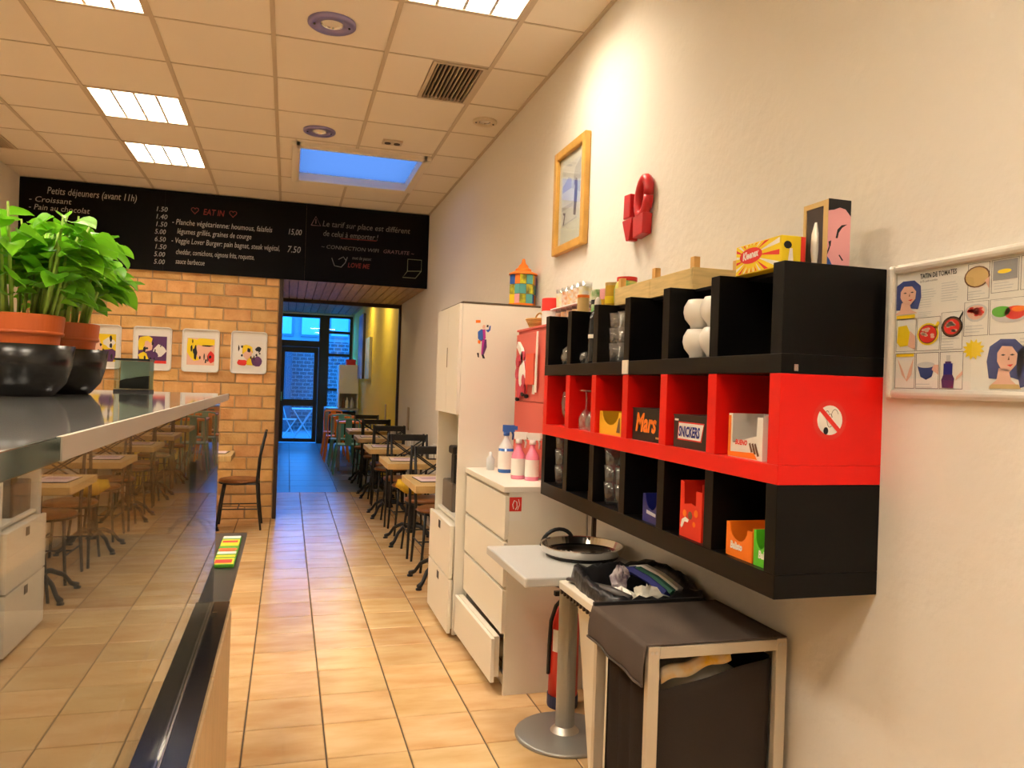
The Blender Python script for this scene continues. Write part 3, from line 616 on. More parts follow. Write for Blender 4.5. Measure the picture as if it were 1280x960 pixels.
# --- sweets boxes: open display boxes
def sbox(name, k, z, u0, w, d, h, m_, label, cut=None, inner=None, front_h=None, backh=None):
    """open topped display carton: u0 offset from the compartment's far side toward the viewer"""
    ya, yb = comp(k); yf = yb-u0; yn = yf-w; x0 = SX+.018; x1 = x0+d
    t = thing(name, label, 'box', (x0+d/2, (yf+yn)/2, z)); q = .003; fh = front_h or h
    part('base', MB().box(x0, x1, yn, yf, z, z+q), m_, t)
    part('back_panel', MB().box(x1-q, x1, yn, yf, z+q, z+(backh or h)), m_, t)
    for a in (yn, yf-q): part('side_panel', MB().box(x0+q, x1-q, a, a+q, z+q, z+h), m_, t)
    pts = cut(w, h) if cut else [(0, 0), (w, 0), (w, fh), (0, fh)]
    part('front_panel', MB().prism([(x0, yf-u, z+q+v*(h-q)/h) for u, v in pts], (q, 0, 0)), m_, t)
    if inner: part('contents', MB().box(x0+q, x1-q, yn+q, yf-q, z+q, z+inner[1]), inner[0], t)
    return t, x0, yf, yn
ucut = lambda e, dep: (lambda w, h: [(0, 0), (w, 0), (w, h), (w*(1-e*.6), h)]+[(w*.5+w*(.5-e)*math.cos(a), h-dep*h*math.sin(a)) for a in [q*math.pi/8 for q in range(9)]]+[(e*.6*w, h), (0, h)])
zr = ZB+BHr; zb = ZA+BHa
brownb = mat('carton_brown', (.03, .016, .011), .45); darkb = mat('carton_black', (.009, .007, .0065), .4)
tcol = mat('carton_yellow', (.85, .46, .02), .45)
t, x0, yf, yn = sbox('sweets_box', 2, zr, .004, .20, .10, .085, tcol, 'yellow open sweets box in the red row', ucut(.12, .6), (darkb, .03))
part('chocolate_motif', MB().prism([(x0-.0008, yn+.01+a, zr+.012+b) for a, b in ((0, 0), (.03, .0), (.012, .05), (.002, .055))], (-.0004, 0, 0)), C['brown'], t)
t, x0, yf, yn = sbox('sweets_box', 3, zr, .012, .215, .14, .105, darkb, 'black Mars chocolate bar box in the red row')
part('lid', MB().box(x0-.002, x0+.142, yn-.001, yf+.001, zr+.105, zr+.109), darkb, t)
text('lettering', 'Mars', .085, C['orange'], t, (x0-.001, yf-.022, zr+.032), (0,-1,.0), (0,0,1), shear=.25, width=.155, bold=.003)
part('mark', MB().box(x0-.001, x0, yn+.015, yn+.04, zr+.012, zr+.018), C['tan'], t)
t, x0, yf, yn = sbox('sweets_box', 4, zr, .02, .195, .14, .095, brownb, 'brown Snickers chocolate bar box in the red row')
part('lid', MB().box(x0-.002, x0+.142, yn-.001, yf+.001, zr+.095, zr+.099), brownb, t)
for ink, e, d in ((C['red'], .004, .0006), (C['white'], 0, .0012)): part('badge', MB().prism([(x0-d, yf-.03+e, zr+.027-e), (x0-d, yn+.032-e, zr+.027-e), (x0-d, yn+.018-e, zr+.074+e), (x0-d, yf-.034+e, zr+.074+e)], (-.0004, 0, 0)), ink, t)
text('lettering', 'SNICKERS', .042, C['cobalt'], t, (x0-.0022, yf-.034, zr+.035), (0,-1,0), (0,0,1), shear=.12, width=.125, bold=.0016)
part('mark', MB().box(x0-.001, x0, yf-.028, yf-.006, zr+.08, zr+.086), C['white'], t)
wcart = mat('carton_white', (.80, .76, .68), .5); ocart = mat('carton_orange', (.88, .19, .01), .4)
t, x0, yf, yn = sbox('sweets_box', 5, zr, .04, .155, .11, .115, wcart, 'white and orange chocolate bar box with open front in the red row', lambda w, h: [(0, 0), (w, 0), (w, h*.95), (w*.85, h*.95), (w*.83, h*.52), (w*.12, h*.30), (w*.1, h), (0, h)], (C['brown'], .04))
part('orange_stripe', MB().prism([(x0-.0006, yf, zr+.002), (x0-.0006, yn+.02, zr+.002), (x0-.0006, yn+.035, zr+.018), (x0-.0006, yf-.012, zr+.014), (x0-.0006, yf-.012, zr+.11), (x0-.0006, yf, zr+.11)], (-.0004, 0, 0)), ocart, t)
text('lettering', 'BUENO', .018, C['red'], t, (x0-.0014, yf-.035, zr+.035), (0,-1,0), (0,0,1), shear=.2, width=.055, bold=.0008)
for q in range(3): part('bar_motif', MB().prism([(x0-.0006, yn+.012+q*.014, zr+.012+q*.004), (x0-.0006, yn+.02+q*.014, zr+.01+q*.004), (x0-.0006, yn+.034+q*.012, zr+.04), (x0-.0006, yn+.028+q*.012, zr+.043)], (-.0004, 0, 0)), C['brown'], t)
bcart = mat('carton_blue', (.012, .018, .16), .3)
t, x0, yf, yn = sbox('sweets_box', 3, zb, .11, .125, .11, .09, bcart, 'dark blue open sweets box in the bottom row', ucut(.15, .55), (darkb, .03))
part('motif', MB().prism([(x0-.0006, yf-.03, zb+.028), (x0-.0006, yn+.03, zb+.024), (x0-.0006, yn+.03, zb+.034), (x0-.0006, yf-.03, zb+.040)], (-.0004, 0, 0)), C['lgrey'], t)
rcart = mat('carton_red', (.75, .03, .012), .35)
t, x0, yf, yn = sbox('sweets_box', 4, zb, .075, .125, .09, .165, rcart, 'tall red sweets box with cut out front in the bottom row', lambda w, h: [(0, 0), (w, 0), (w, h*.86), (w*.74, h*.86), (w*.74, h*.58), (w*.5, h*.62), (w*.2, h*.58), (w*.17, h*.97), (0, h)], (darkb, .06))
for ink, a, b, r in (('orange', .03, .07, .011), ('brown', .062, .068, .012), ('orange', .095, .078, .011), ('orange', .085, .045, .008)): part('motif', MB().prism([(x0-.0006, yf-u, zb+v) for u, v in ell(a, b, r, r, 14)], (-.0004, 0, 0)), C[ink], t)
part('motif', MB().prism([(x0-.0008, yf-u, zb+v) for u, v in ((.008, .03), (.014, .05), (.035, .06), (.055, .055), (.05, .046), (.03, .046), (.02, .03), (.012, .024))], (-.0004, 0, 0)), C['white'], t)
def balisto(u0, w, xo, m_, label):
    t, x0, yf, yn = sbox('sweets_box', 5, zb, u0, w, .13, .088, m_, label, lambda w, h: [(0, 0), (w, 0), (w, h*.9), (w*.82, h*.9)]+[(w*.48+w*.34*math.cos(a), h*.9-.42*h*math.sin(a)) for a in [q*math.pi/8 for q in range(1, 8)]]+[(w*.14, h), (0, h)], (darkb, .03))
    text('lettering', 'Balisto', .026, C['white'], t, (x0-.001, yf-.022, zb+.022), (0,-1,0), (0,0,1), shear=.1, width=.055, bold=.0012)
    t.location.x += xo
balisto(.045, .12, 0, ocart, 'orange Balisto bar box in the nearest bottom compartment')
gcart = mat('carton_green', (.10, .52, .02), .4)
balisto(.172, .062, 0, gcart, 'green Balisto bar box beside the orange one')
# ================================================================== ON TOP OF THE SHELF
t = thing('tissue_box', 'yellow and red Kleenex tissue box on top of the shelf', 'tissue box', (1.205, 1.77, ZD))
X0, X1, Ya, Yb, Z1 = 1.175, 1.245, 1.668, 1.872, 1.862
part('carton', MB().box(X0, X1, Ya, Yb, ZD, Z1), C['yellow'], t, bevel=.002)
mb = MB(); cxy, czz = 1.80, 1.827
for i in range(26):
    a = 2*math.pi*i/26; a2 = a+.11; R1 = .2
    def cl_(a, r0): 
        u, v = math.cos(a), math.sin(a); k = min(r0, (.068 if u > 0 else .125)/max(abs(u), 1e-3), (.032 if v > 0 else .042)/max(abs(v), 1e-3)); return (X0-.0006, cxy+u*k, czz+v*k)
    mb.mt(0 if i % 2 else 1).poly([cl_(a, .03), cl_(a, R1), cl_(a2, R1)])
part('burst', mb, [C['red'], C['white']], t)
part('badge', MB().mt(0).poly([(X0-.0012, cxy-u, czz+v) for u, v in ell(.0, .002, .052, .021)]), [C['red']], t)
text('lettering', 'Kleenex', .028, C['white'], t, (X0-.0018, cxy+.036, czz-.007), (0,-1,.06), (0,0,1), shear=.1, width=.072, bold=.001)
part('end_panel', MB().mt(0).poly([(X1-.014, Ya-.0006, ZD+.001), (X1, Ya-.0006, ZD+.001), (X1, Ya-.0006, Z1-.001), (X1-.014, Ya-.0006, Z1-.001)]).mt(1).poly([(X0+.018+.012*u, Ya-.0006, 1.838+.01*v) for u, v in ell(0, 0, 1, 1, 10)]).mt(2).poly([(X0+.018, Ya-.0006, ZD+.004), (X0+.036, Ya-.0006, ZD+.004), (X0+.032, Ya-.0006, 1.83), (X0+.024, Ya-.0006, 1.83)]), [C['red'], C['black'], C['white']], t)
t = thing('gift_box', 'tall gift box with window and pink and black printed side', 'box', (1.295, 1.65, ZD))
X0, X1, Ya, Yb, Z1 = 1.262, 1.328, 1.607, 1.702, 1.948
part('carton', MB().box(X0+.003, X1, Ya+.0005, Yb, ZD, Z1-.001), C['tan'], t)
part('window_frame', MB().box(X0, X0+.003, Ya+.0005, Ya+.018, ZD, Z1-.001).box(X0, X0+.003, Yb-.010, Yb, ZD, Z1-.001).box(X0, X0+.003, Ya+.018, Yb-.01, Z1-.014, Z1-.001), C['tan'], t)
part('window', MB().box(X0+.0025, X0+.0032, Ya+.018, Yb-.01, ZD, Z1-.014), mat('dark_window', (.07, .06, .06), .12), t)
part('goblet', MB().lathe([(.008, .0), (.012, .04), (.011, .08), (.004, .11)], (X0+.003, (Ya+Yb)/2, ZD+.005), 14, True), alu_w, t, smooth=True)
mb = MB(); yy = Ya
def fq(k, pts, d): mb.mt(k).poly([(X0+u*(X1-X0), Ya-d*.0004, ZD+v*(Z1-ZD)) for u, v in pts])
fq(0, [(0, 0), (1, 0), (1, 1), (0, 1)], 1); fq(1, [(0, .82), (.25, .84), (.5, .88), (.75, .86), (.95, .78), (1, .76), (1, 1), (0, 1)], 2)
fq(1, [(.35, .42), (.42, .55), (.6, .62), (.85, .64), (.62, .58), (.48, .5), (.44, .42)], 2); fq(1, [(0, .22), (.14, .30), (.16, .38), (.04, .36), (.1, .26), (.0, .16)], 2); fq(2, [(0, 0), (.25, 0), (.1, .1), (0, .14)], 2); fq(1, [(.55, .18), (.72, .1), (.66, .09), (.5, .17)], 2)
part('printed_side', mb, [C['pink'], C['black'], C['blue']], t)
# crate
t = thing('wooden_crate', 'pale wooden slatted crate lying on top of the shelf', 'crate', (1.31, 2.45, ZD))
X0, X1, Ya, Yb = 1.205, 1.40, 2.165, 2.76
for (a, b) in ((X0, X0+.008), (X1-.008, X1)):
    for (p, q) in ((Ya, 2.46), (2.464, Yb)): part('side_board', MB().box(a, b, p, q, ZD+.001, ZD+.068), crate_m, t, bevel=.001)
for (a, b) in ((Ya-.004, Ya+.006), (Yb-.006, Yb+.004)): part('end_board', MB().box(X0+.0, X1, a, b, ZD+.001, ZD+.070), crate_m, t, bevel=.001)
part('floor_board', MB().box(X0+.008, X1-.008, Ya+.006, Yb-.006, ZD+.001, ZD+.006), crate_m, t)
for cx in (X0+.009, X1-.033):
    for cy in (Ya+.007, 2.44, Yb-.033): part('corner_post', MB().box(cx, cx+.022, cy, cy+.024, ZD+.006, ZD+.106), crate_o, t, bevel=.0015)
# jar and tins
def tin(name, x, y, z, r, h, m_, label, cap=None, cat='tin', deco=None):
    t = thing(name, label, cat, (x, y, z))
    part('body', MB().lathe([(0, 0), (r*.96, 0), (r, .004), (r, h-.004), (r*.94, h), (0, h)], (x, y, z), 18, True), m_, t, smooth=False)
    if deco:
        for (zz, hh, dm) in deco: part('printed_band', MB().lathe([(r+.0006, zz), (r+.0006, zz+hh)], (x, y, z), 18, True), dm, t, smooth=True)
    if cap: part('lid', MB().lathe([(0, h), (r*1.03, h), (r*1.03, h+.012), (0, h+.014)], (x, y, z), 18, True), cap, t)
    return t
t = thing('glass_jar', 'round green patterned jar with red lid standing beside the crate', 'jar', (1.30, 2.86, ZD))
part('body', MB().lathe([(0, 0), (.038, 0), (.05, .03), (.052, .075), (.044, .105), (.036, .115), (0, .115)], (1.30, 2.86, ZD), 20, True), mat('jar_print', (.20, .50, .16), .35, col2=(.72, .58, .10), nscale=38), t, smooth=True)
part('lid', MB().lathe([(0, .1155), (.041, .1155), (.041, .130), (0, .132)], (1.30, 2.86, ZD), 20, True), C['red'], t)
goldt = mat('gold_tin', (.62, .38, .04), .3, metal=.5)
tin('spice_tin', 1.27, 2.945, ZD, .026, .105, goldt, 'gold spice tin next to the green jar', C['tan'], deco=[(.03, .03, C['yellow'])])
tin('spice_tin', 1.275, 3.02, ZD, .024, .10, C['pink'], 'pink topped spice tin between gold and green tins', None, deco=[(.005, .05, goldt)])
tin('spice_tin', 1.27, 3.095, ZD, .026, .105, mat('green_tin', (.08, .40, .06), .35, col2=(.75, .70, .55), nscale=30), 'green and white spice tin on the shelf top', None, deco=[(.04, .02, C['black'])])
tin('spice_tin', 1.235, 3.17, ZD, .026, .075, C['tan'], 'short ochre spice tin at the far end of the shelf top', C['orange'])
# ================================================================== DRESSER, TALL CABINET, LOCKER
DX, DY0, DY1, DZ = 1.003, 3.49, 4.32, .984
t = thing('chest_of_drawers', 'white four drawer chest with its bottom drawer ajar', 'chest of drawers', ((DX+XW)/2, (DY0+DY1)/2, 0))
part('top', MB().box(DX-.008, XW-.005, DY0-.002, DY1, DZ-.028, DZ), white, t, bevel=.002)
for a in (DY0, DY1-.018): part('side_panel', MB().box(DX+.018, XW-.006, a, a+.018, 0, DZ-.028), white, t)
part('back_panel', MB().box(XW-.012, XW-.006, DY0+.018, DY1-.018, .02, DZ-.028), white, t)
part('plinth', MB().box(DX+.05, DX+.065, DY0+.018, DY1-.018, 0, .05), white, t)
for i in range(4):
    zt = DZ-.045-i*.222; zb_ = zt-.205
    d = part('drawer', MB().box(DX, DX+.018, DY0+.003, DY1-.003, zb_, zt), white, t, bevel=.0015)
    part('drawer_rim', MB().box(DX+.018, DX+.045, DY0+.02, DY1-.02, zb_+.02, zt+.005), cream, d)
    if i == 3: d.location.x -= .045; d.rotation_euler[0] = math.radians(-1.0); d.location.z -= .012; d.location.y += 0
st = part('sticker', MB().mt(0).poly([(1.022, DY0-.0006, .868), (1.082, DY0-.0006, .868), (1.082, DY0-.0006, .935), (1.022, DY0-.0006, .935)]).mt(1).poly([(1.022, DY0-.0006, .825), (1.082, DY0-.0006, .825), (1.082, DY0-.0006, .862), (1.022, DY0-.0006, .862)]), [C['red'], C['white']], t)
part('sticker_symbol', MB().tube([(1.043, DY0-.0012, .88), (1.038, DY0-.0012, .90), (1.046, DY0-.0012, .92), (1.058, DY0-.0012, .912), (1.060, DY0-.0012, .89), (1.052, DY0-.0012, .876)], .0022, 5).tube([(1.066, DY0-.0012, .925), (1.072, DY0-.0012, .90), (1.062, DY0-.0012, .875)], .0015, 5), C['white'], t)
TX0, TY0, TY1, TZ = .948, 4.33, 4.98, 1.925
t = thing('tall_cabinet', 'tall white cabinet with open niche between upper doors and lower drawers', 'cabinet', (1.18, 4.65, 0))
part('side_panel', MB().box(TX0+.002, XW-.004, TY0, TY0+.02, .02, TZ), white, t, bevel=.0015)
part('side_panel', MB().box(TX0+.002, XW-.004, TY1-.02, TY1, .02, TZ), white, t, bevel=.0015)
part('back_panel', MB().box(XW-.012, XW-.004, TY0+.02, TY1-.02, .02, TZ), white, t)
part('top_panel', MB().box(TX0+.002, XW-.004, TY0-.001, TY1+.001, TZ, TZ+.012), mat('dark_edge', (.10, .07, .04), .6), t)
for zz in (.03, .655, 1.285, TZ-.02): part('shelf_board', MB().box(TX0+.02, XW-.012, TY0+.02, TY1-.02, zz, zz+.018), white, t)
for a, b in ((TY0+.002, 4.645), (4.649, TY1-.002)):
    d = part('door', MB().box(TX0-.016, TX0+.001, a, b, 1.285, TZ), white, t, bevel=.0015)
part('door_pull', MB().box(TX0-.0175, TX0-.016, 4.640, 4.654, 1.56, 1.68), mat('pull_dark', (.20, .14, .08), .6), t)
for z0, z1 in ((.03, .335), (.345, .645)):
    d = part('drawer', MB().box(TX0-.028, TX0-.008, TY0+.003, TY1-.003, z0, z1), white, t, bevel=.0015)
    part('handle_slot', MB().box(TX0-.029, TX0-.0275, 4.62, 4.68, z1-.066, z1-.02), blackm, d)
    part('drawer_box', MB().box(TX0-.008, XW-.05, TY0+.024, TY1-.024, z0+.02, z1-.005), cream, d)
for a in (TY0+.05, TY1-.08): part('foot', MB().box(TX0+.03, TX0+.07, a, a+.03, 0, .02), blackm, t)
dz = thing('figure_print', 'flat sticker of a walking person in blue jacket and purple trousers', 'sticker', (1.055, TY0-.0008, 1.60))
def fp(ink, pts, d=0): part('coloured_shape', MB().poly([(1.075+u*.001, TY0-.0008-d*.0003, 1.72+v*.001) for u, v in pts]), C[ink], dz)
fp('blue', [(-32, 45), (-12, 62), (4, 58), (8, 0), (-16, -10), (-30, 8)]); fp('magenta', [(-4, 60), (12, 62), (16, 10), (2, -4)], 1); fp('purple', [(-8, 2), (20, 4), (24, -40), (8, -86), (-6, -86), (-2, -40)], 1); fp('magenta', [(-6, 0), (10, 0), (4, -40), (0, -82), (-8, -84)], 2)
fp('blue', [(14, 58), (28, 44), (42, 58), (44, 84), (36, 84), (32, 62)], 2); fp('skin', [(-4, 66), (10, 66), (12, 84), (0, 88), (-6, 78)], 2); fp('black', [(18, 76), (30, 74), (30, 88), (20, 88)], 3); fp('black', [(-34, -76), (-22, -76), (-20, -104), (-28, -100)], 1); fp('black', [(-6, -86), (8, -86), (16, -108), (2, -106)], 1); fp('orange', [(-30, -4), (-14, -2), (-16, -24), (-30, -20)], 2); fp('orange', [(-46, 96), (-18, 98), (-18, 114), (-46, 112)], 1)
# niche contents
t = thing('coffee_machine', 'dark small machine standing in the niche of the tall cabinet', 'machine', (1.11, 4.76, .673))
part('body', MB().box(.985, 1.25, 4.62, 4.92, .673, .85), mat('machine_grey', (.13, .11, .09), .5), t, bevel=.01)
part('column', MB().box(.99, 1.14, 4.60, 4.70, .85, 1.03), blackm, t, bevel=.01)
part('head', MB().box(.975, 1.16, 4.58, 4.72, 1.03, 1.08), blackm, t, bevel=.012)
# red locker
LX, LY0, LY1, LZ = 1.258, 3.335, 4.26, 1.782
t = thing('red_locker', 'shallow salmon red metal wall cabinet behind the spray bottles', 'cabinet', (1.34, 3.8, DZ))
part('body', MB().box(LX+.012, XW-.002, LY0, LY1, DZ+.0005, LZ-.012), locker_m, t)
part('top_panel', MB().box(LX, XW-.002, LY0, LY1, LZ-.012, LZ), locker_m, t, bevel=.002)
part('door', MB().box(LX, LX+.011, LY0+.002, LY1-.002, 1.380, LZ-.030), locker_m, t, bevel=.002)
part('door', MB().box(LX, LX+.011, LY0+.002, LY1-.002, DZ+.004, 1.374), locker_m, t, bevel=.002)
t = thing('fabric_ornament', 'red and white ruffled fabric ornament hanging on the red locker', 'ornament', (LX-.01, 4.08, 1.55))
mb = MB()
for i in range(9):
    a = i*2*math.pi/9; part('ruffle', MB().prism([(LX-.016-.004*(i % 2), 4.115+.072*math.cos(a)+.03*math.cos(q), 1.53+.105*math.sin(a)+.034*math.sin(q)) for q in [k*math.pi/5 for k in range(10)]], (.010, 0, 0)), mat('ruffle', (.55, .06, .09), .8), t)
part('face_patch', MB().prism([(LX-.014, 4.115+.04*math.cos(a), 1.52+.062*math.sin(a)) for a in [k*math.pi/8 for k in range(16)]], (.013, 0, 0)), paper, t)
for dy, z0, z1 in ((.08, 1.50, 1.40), (-.02, 1.50, 1.43), (-.09, 1.52, 1.42)):
    part('tassel', MB().tube([(LX-.012, 4.09+dy, z0), (LX-.014, 4.085+dy, z1)], .005, 6), C['red'], t); part('tassel_end', MB().lathe([(0, -.02), (.012, -.015), (.012, 0), (0, .006)], (LX-.014, 4.085+dy, z1-.006), 8), blackm, t)
mb = MB()
mb.box(LX-.022, LX-.002, 3.86, 4.0, 1.47, 1.636)
part('striped_ribbon', mb, mat('ribbon', (.75, .10, .05), .7), t)
part('bow', MB().prism([(LX-.02, 4.0+u, 1.64+v) for u, v in ((.17, .07), (.10, .03), (.04, -.06), (.0, -.14), (.05, -.12), (.11, -.01), (.19, .04))], (.016, 0, 0)), paper, t)
t = thing('scissors', 'pale scissors hanging by the edge of the red locker', 'scissors', (LX-.01, 3.84, 1.44))
part('blade', MB().prism([(LX-.012, 3.87+u, 1.44+v) for u, v in ((0, .15), (.02, .15), (.035, -.02), (.0, -.02))], (.005, 0, 0)), alu_w, t)
part('blade', MB().prism([(LX-.018, 3.82+u, 1.45+v) for u, v in ((0, .30), (.018, .30), (.03, -.02), (.0, -.02))], (.005, 0, 0)), paper, t)
# things on locker
t = thing('wicker_bowl', 'small wicker bread basket on top of the red locker', 'basket', (1.325, 4.06, LZ))
mb = MB()
for i in range(6): r = .045+.004*i; mb.tube([(1.325+r*math.cos(a)*1.1, 4.06+r*math.sin(a)*1.3, LZ+.006+.0085*i) for a in [k*math.pi/10 for k in range(21)]], .0048, 6)
part('weave', mb, mat('wicker', (.60, .34, .10), .7), t, smooth=True)
part('base', MB().cyl((1.325, 4.06, LZ), (1.325, 4.06, LZ+.006), .045), mat('wicker', (.6, .34, .1)), t)
part('handle', MB().tube([(1.325, 4.06+.072*math.cos(a), LZ+.045+.04*math.sin(a)) for a in [k*math.pi/10 for k in range(11)]], .005, 6), mat('wicker', (.6, .34, .1)), t)
t = thing('red_canister', 'round canister with red top half and white lower half', 'tin', (1.317, 3.83, LZ))
part('body', MB().lathe([(0, 0), (.051, 0), (.051, .075), (0, .075)], (1.317, 3.83, LZ), 24, True), white2, t)
part('cover', MB().lathe([(0, .0755), (.053, .0755), (.053, .138), (.05, .142), (0, .142)], (1.317, 3.83, LZ), 24, True), C['red'], t)
t = thing('lantern_tin', 'hexagonal tin lantern in colourful mosaic with orange pagoda top', 'lantern', (1.333, 4.425, TZ+.012))
zz = TZ+.012
pan = [C['yellow'], C['orange'], mat('mosaic1', (.70, .66, .02), .4, col2=(.05, .04, .03), nscale=20), C['pink'], C['blue'], C['teal']]
part('base', MB().lathe([(0, 0), (.086, 0), (.086, .014), (0, .014)], (1.333, 4.425, zz), 6, True), C['orange'], t)
for i in range(6):
    a, b = i*math.pi/3, (i+1)*math.pi/3; R_ = .082
    A_ = Vector((1.333+R_*math.cos(a), 4.425+R_*math.sin(a), 0)); B2 = Vector((1.333+R_*math.cos(b), 4.425+R_*math.sin(b), 0))
    for j in range(3):
        for q in range(2):
            p0, p1 = A_.lerp(B2, q/2+.02), A_.lerp(B2, q/2+.48); h0, h1 = zz+.014+j*.058, zz+.014+(j+1)*.058-.003
            part('mosaic_panel', MB().prism([(p0.x, p0.y, h0), (p1.x, p1.y, h0), (p1.x, p1.y, h1), (p0.x, p0.y, h1)], ((1.333-p0.x)*.05, (4.425-p0.y)*.05, 0)), pan[(i*2+j*5+q*3+i*j) % 6], t)
part('core', MB().lathe([(0, .014), (.074, .014), (.074, .19), (0, .19)], (1.333, 4.425, zz), 6, True), C['brown'], t)
part('roof', MB().lathe([(0, .188), (.088, .188), (.085, .196), (.05, .210), (.048, .222), (.032, .232), (.028, .244), (.014, .258), (.008, .285), (0, .288)], (1.333, 4.425, zz), 12, True), C['orange'], t)
# figured glasses in two tiers
single('white_tray', MB().box(1.285, 1.415, 3.365, 3.76, LZ+.074, LZ+.080), white2, 'white board between the two tiers of patterned glasses', 'tray')
fg = [mat('figure_print_%d' % i, a, .3, col2=b, nscale=42) for i, (a, b) in enumerate((((.75, .72, .66), (.65, .22, .05)), ((.78, .68, .30), (.75, .73, .68)), ((.60, .30, .12), (.80, .75, .70)), ((.80, .40, .08), (.70, .70, .68))))]
for tier in range(2):
    for i in range(5):
        y = 3.405+.079*i; z = LZ if tier == 0 else LZ+.080
        t = thing('patterned_glass', '%s patterned drinking glass on the locker, %s from the near end' % (('lower', 'upper')[tier], ('first', 'second', 'third', 'fourth', 'fifth')[i]), 'glass', (1.335, y, z), 'patterned glasses on the locker')
        hh = .073 if tier == 0 else .098
        part('glass', MB().lathe([(0, 0), (.029, 0), (.033, hh), (.0315, hh), (.0275, .004), (0, .004)], (1.335, y, z), 16, True), drink, t, smooth=True)
        part('print_band', MB().lathe([(.0298, .008), (.0327, hh*.78)], (1.335, y, z), 16, True), fg[(i+tier) % 4], t, smooth=True)
# spray bottles
def spray(x, y, liquid, head, label, r=.036, h=.17, lev=.6, dark=None, rot=-.9):
    t = thing('spray_bottle', label, 'spray bottle', (x, y, DZ), 'spray bottles on the white chest')
    t.rotation_euler[2] = rot
    def P(n_, mb, m_, sm=True): return part(n_, mb, m_, t, smooth=sm, world=False)
    P('bottle', MB().lathe([(0, 0), (r*.95, 0), (r, .006), (r, h*lev), (0, h*lev)], n=20, closed=True), liquid)
    P('upper_bottle', MB().lathe([(r, h*lev), (r*.97, h*.72), (r*.55, h*.88), (.013, h), (.013, h+.012), (0, h+.012)], n=20, closed=True), liquid if liquid is pinkliq else clearpl)
    P('collar', MB().lathe([(0, h+.012), (.017, h+.012), (.017, h+.034), (0, h+.034)], n=16, closed=True), dark or head)
    P('head', MB().box(-.022, .045, -.013, .013, h+.034, h+.070).box(.045, .060, -.008, .008, h+.045, h+.066), head, False)
    P('trigger', MB().tube([(.030, 0, h+.036), (.038, 0, h+.018), (.034, 0, h-.010)], [.006, .006, .004], 8), dark or head)
    P('label_sheet', MB().lathe([(r+.0006, .02), (r+.0006, h*.62)], n=20, closed=True), paper)
    return t
t = spray(1.165, 4.08, blueliq, C['blue'], 'spray bottle with blue head and blue liquid on the white chest', r=.042, h=.19, lev=.70, rot=-.3)
spray(1.152, 3.80, pinkliq, white2, 'left of the two pink liquid spray bottles with white heads', rot=-.6)
spray(1.206, 3.735, pinkliq, white2, 'right of the two pink liquid spray bottles with white heads', rot=-.6)
single('soap_bottle', MB().lathe([(0, 0), (.022, 0), (.024, .06), (.010, .08), (.008, .10), (0, .10)], (1.11, 4.20, DZ), 14, True), clearpl, 'small clear bottle behind the blue spray bottle', 'bottle', smooth=True)
# conduit and extinguisher
single('wall_conduit', MB().box(XW-.018, XW-.001, 3.385, 3.405, .10, ZA), mat('conduit', (.07, .035, .02), .5), 'thin dark conduit on the wall under the shelf', 'conduit')
ex, ey = 1.262, 3.335
t = thing('fire_extinguisher', 'red fire extinguisher with dark blue foot behind the grey table post', 'fire extinguisher', (ex, ey, 0))
part('foot', MB().lathe([(0, 0), (.070, 0), (.072, .01), (.072, .055), (0, .055)], (ex, ey, 0), 24, True), ext_blue, t)
part('cylinder', MB().lathe([(0, .0555), (.068, .0555), (.068, .38), (.062, .42), (.045, .45), (.02, .465), (0, .465)], (ex, ey, 0), 28, True), ext_red, t, smooth=True)
part('valve', MB().cyl((ex, ey, .465), (ex, ey, .505), .017).box(ex-.055, ex+.03, ey-.012, ey+.012, .505, .525), blackm, t)
part('lever', MB().tube([(ex+.02, ey, .53), (ex-.03, ey, .545), (ex-.075, ey, .56)], .007, 6), blackm, t)
part('hose', MB().tube([(ex-.02, ey-.01, .49), (ex-.06, ey-.04, .47), (ex-.078, ey-.03, .40), (ex-.076, ey-.01, .28), (ex-.073, ey, .15)], .009, 8), blackm, t)
part('label_sheet', MB().add([(ex+.0687*math.cos(a), ey+.0687*math.sin(a), z) for z in (.26, .36) for a in [3.5+.16*k for k in range(6)]], [(k, k+1, k+7, k+6) for k in range(5)]), paper, t, smooth=True)
# ================================================================== GREY TABLE + TRAYS
GX0, GX1, GY0, GY1, GZ = .876, 1.40, 2.748, 3.332, .742
gx, gy = 1.165, 3.04
t = thing('pedestal_table', 'light grey square pedestal table with round metal foot against the wall', 'table', (gx, gy, 0))
part('tabletop', MB().box(GX0, GX1, GY0, GY1, GZ-.036, GZ), grey_lam, t, bevel=.006)
part('column', MB().cyl((gx, gy, .02), (gx, gy, GZ-.032), .040, n=24), grey_met, t, smooth=False)
part('collar', MB().lathe([(.040, .045), (.055, .030), (.062, .022)], (gx, gy, 0), 24, True), alu, t, smooth=True)
part('foot_disc', MB().lathe([(0, 0), (.208, 0), (.210, .008), (.20, .016), (.10, .022), (0, .024)], (gx, gy, 0), 40, True), grey_met, t, smooth=True)
t = thing('serving_tray', 'round shiny steel serving tray lying on the grey table', 'tray', (1.235, 3.085, GZ), 'round trays on the grey table')
part('pan', MB().lathe([(0, .016), (.152, .016), (.160, .022), (.172, .050), (.180, .052), (.180, .047), (.166, .018), (.155, .011), (0, .0105)], (1.235, 3.085, GZ), 64, True), steel, t)
mb = MB()
for i in range(5): mb.tube([(1.12+.018*i, 3.13-.01*i+.012*k, GZ+.0165) for k in range(-2, 3)], .0018, 4)
part('engraving', mb, alu_w, t)
t = thing('black_tray', 'round black tray under the steel one, with loop handle', 'tray', (1.24, 3.09, GZ), 'round trays on the grey table')
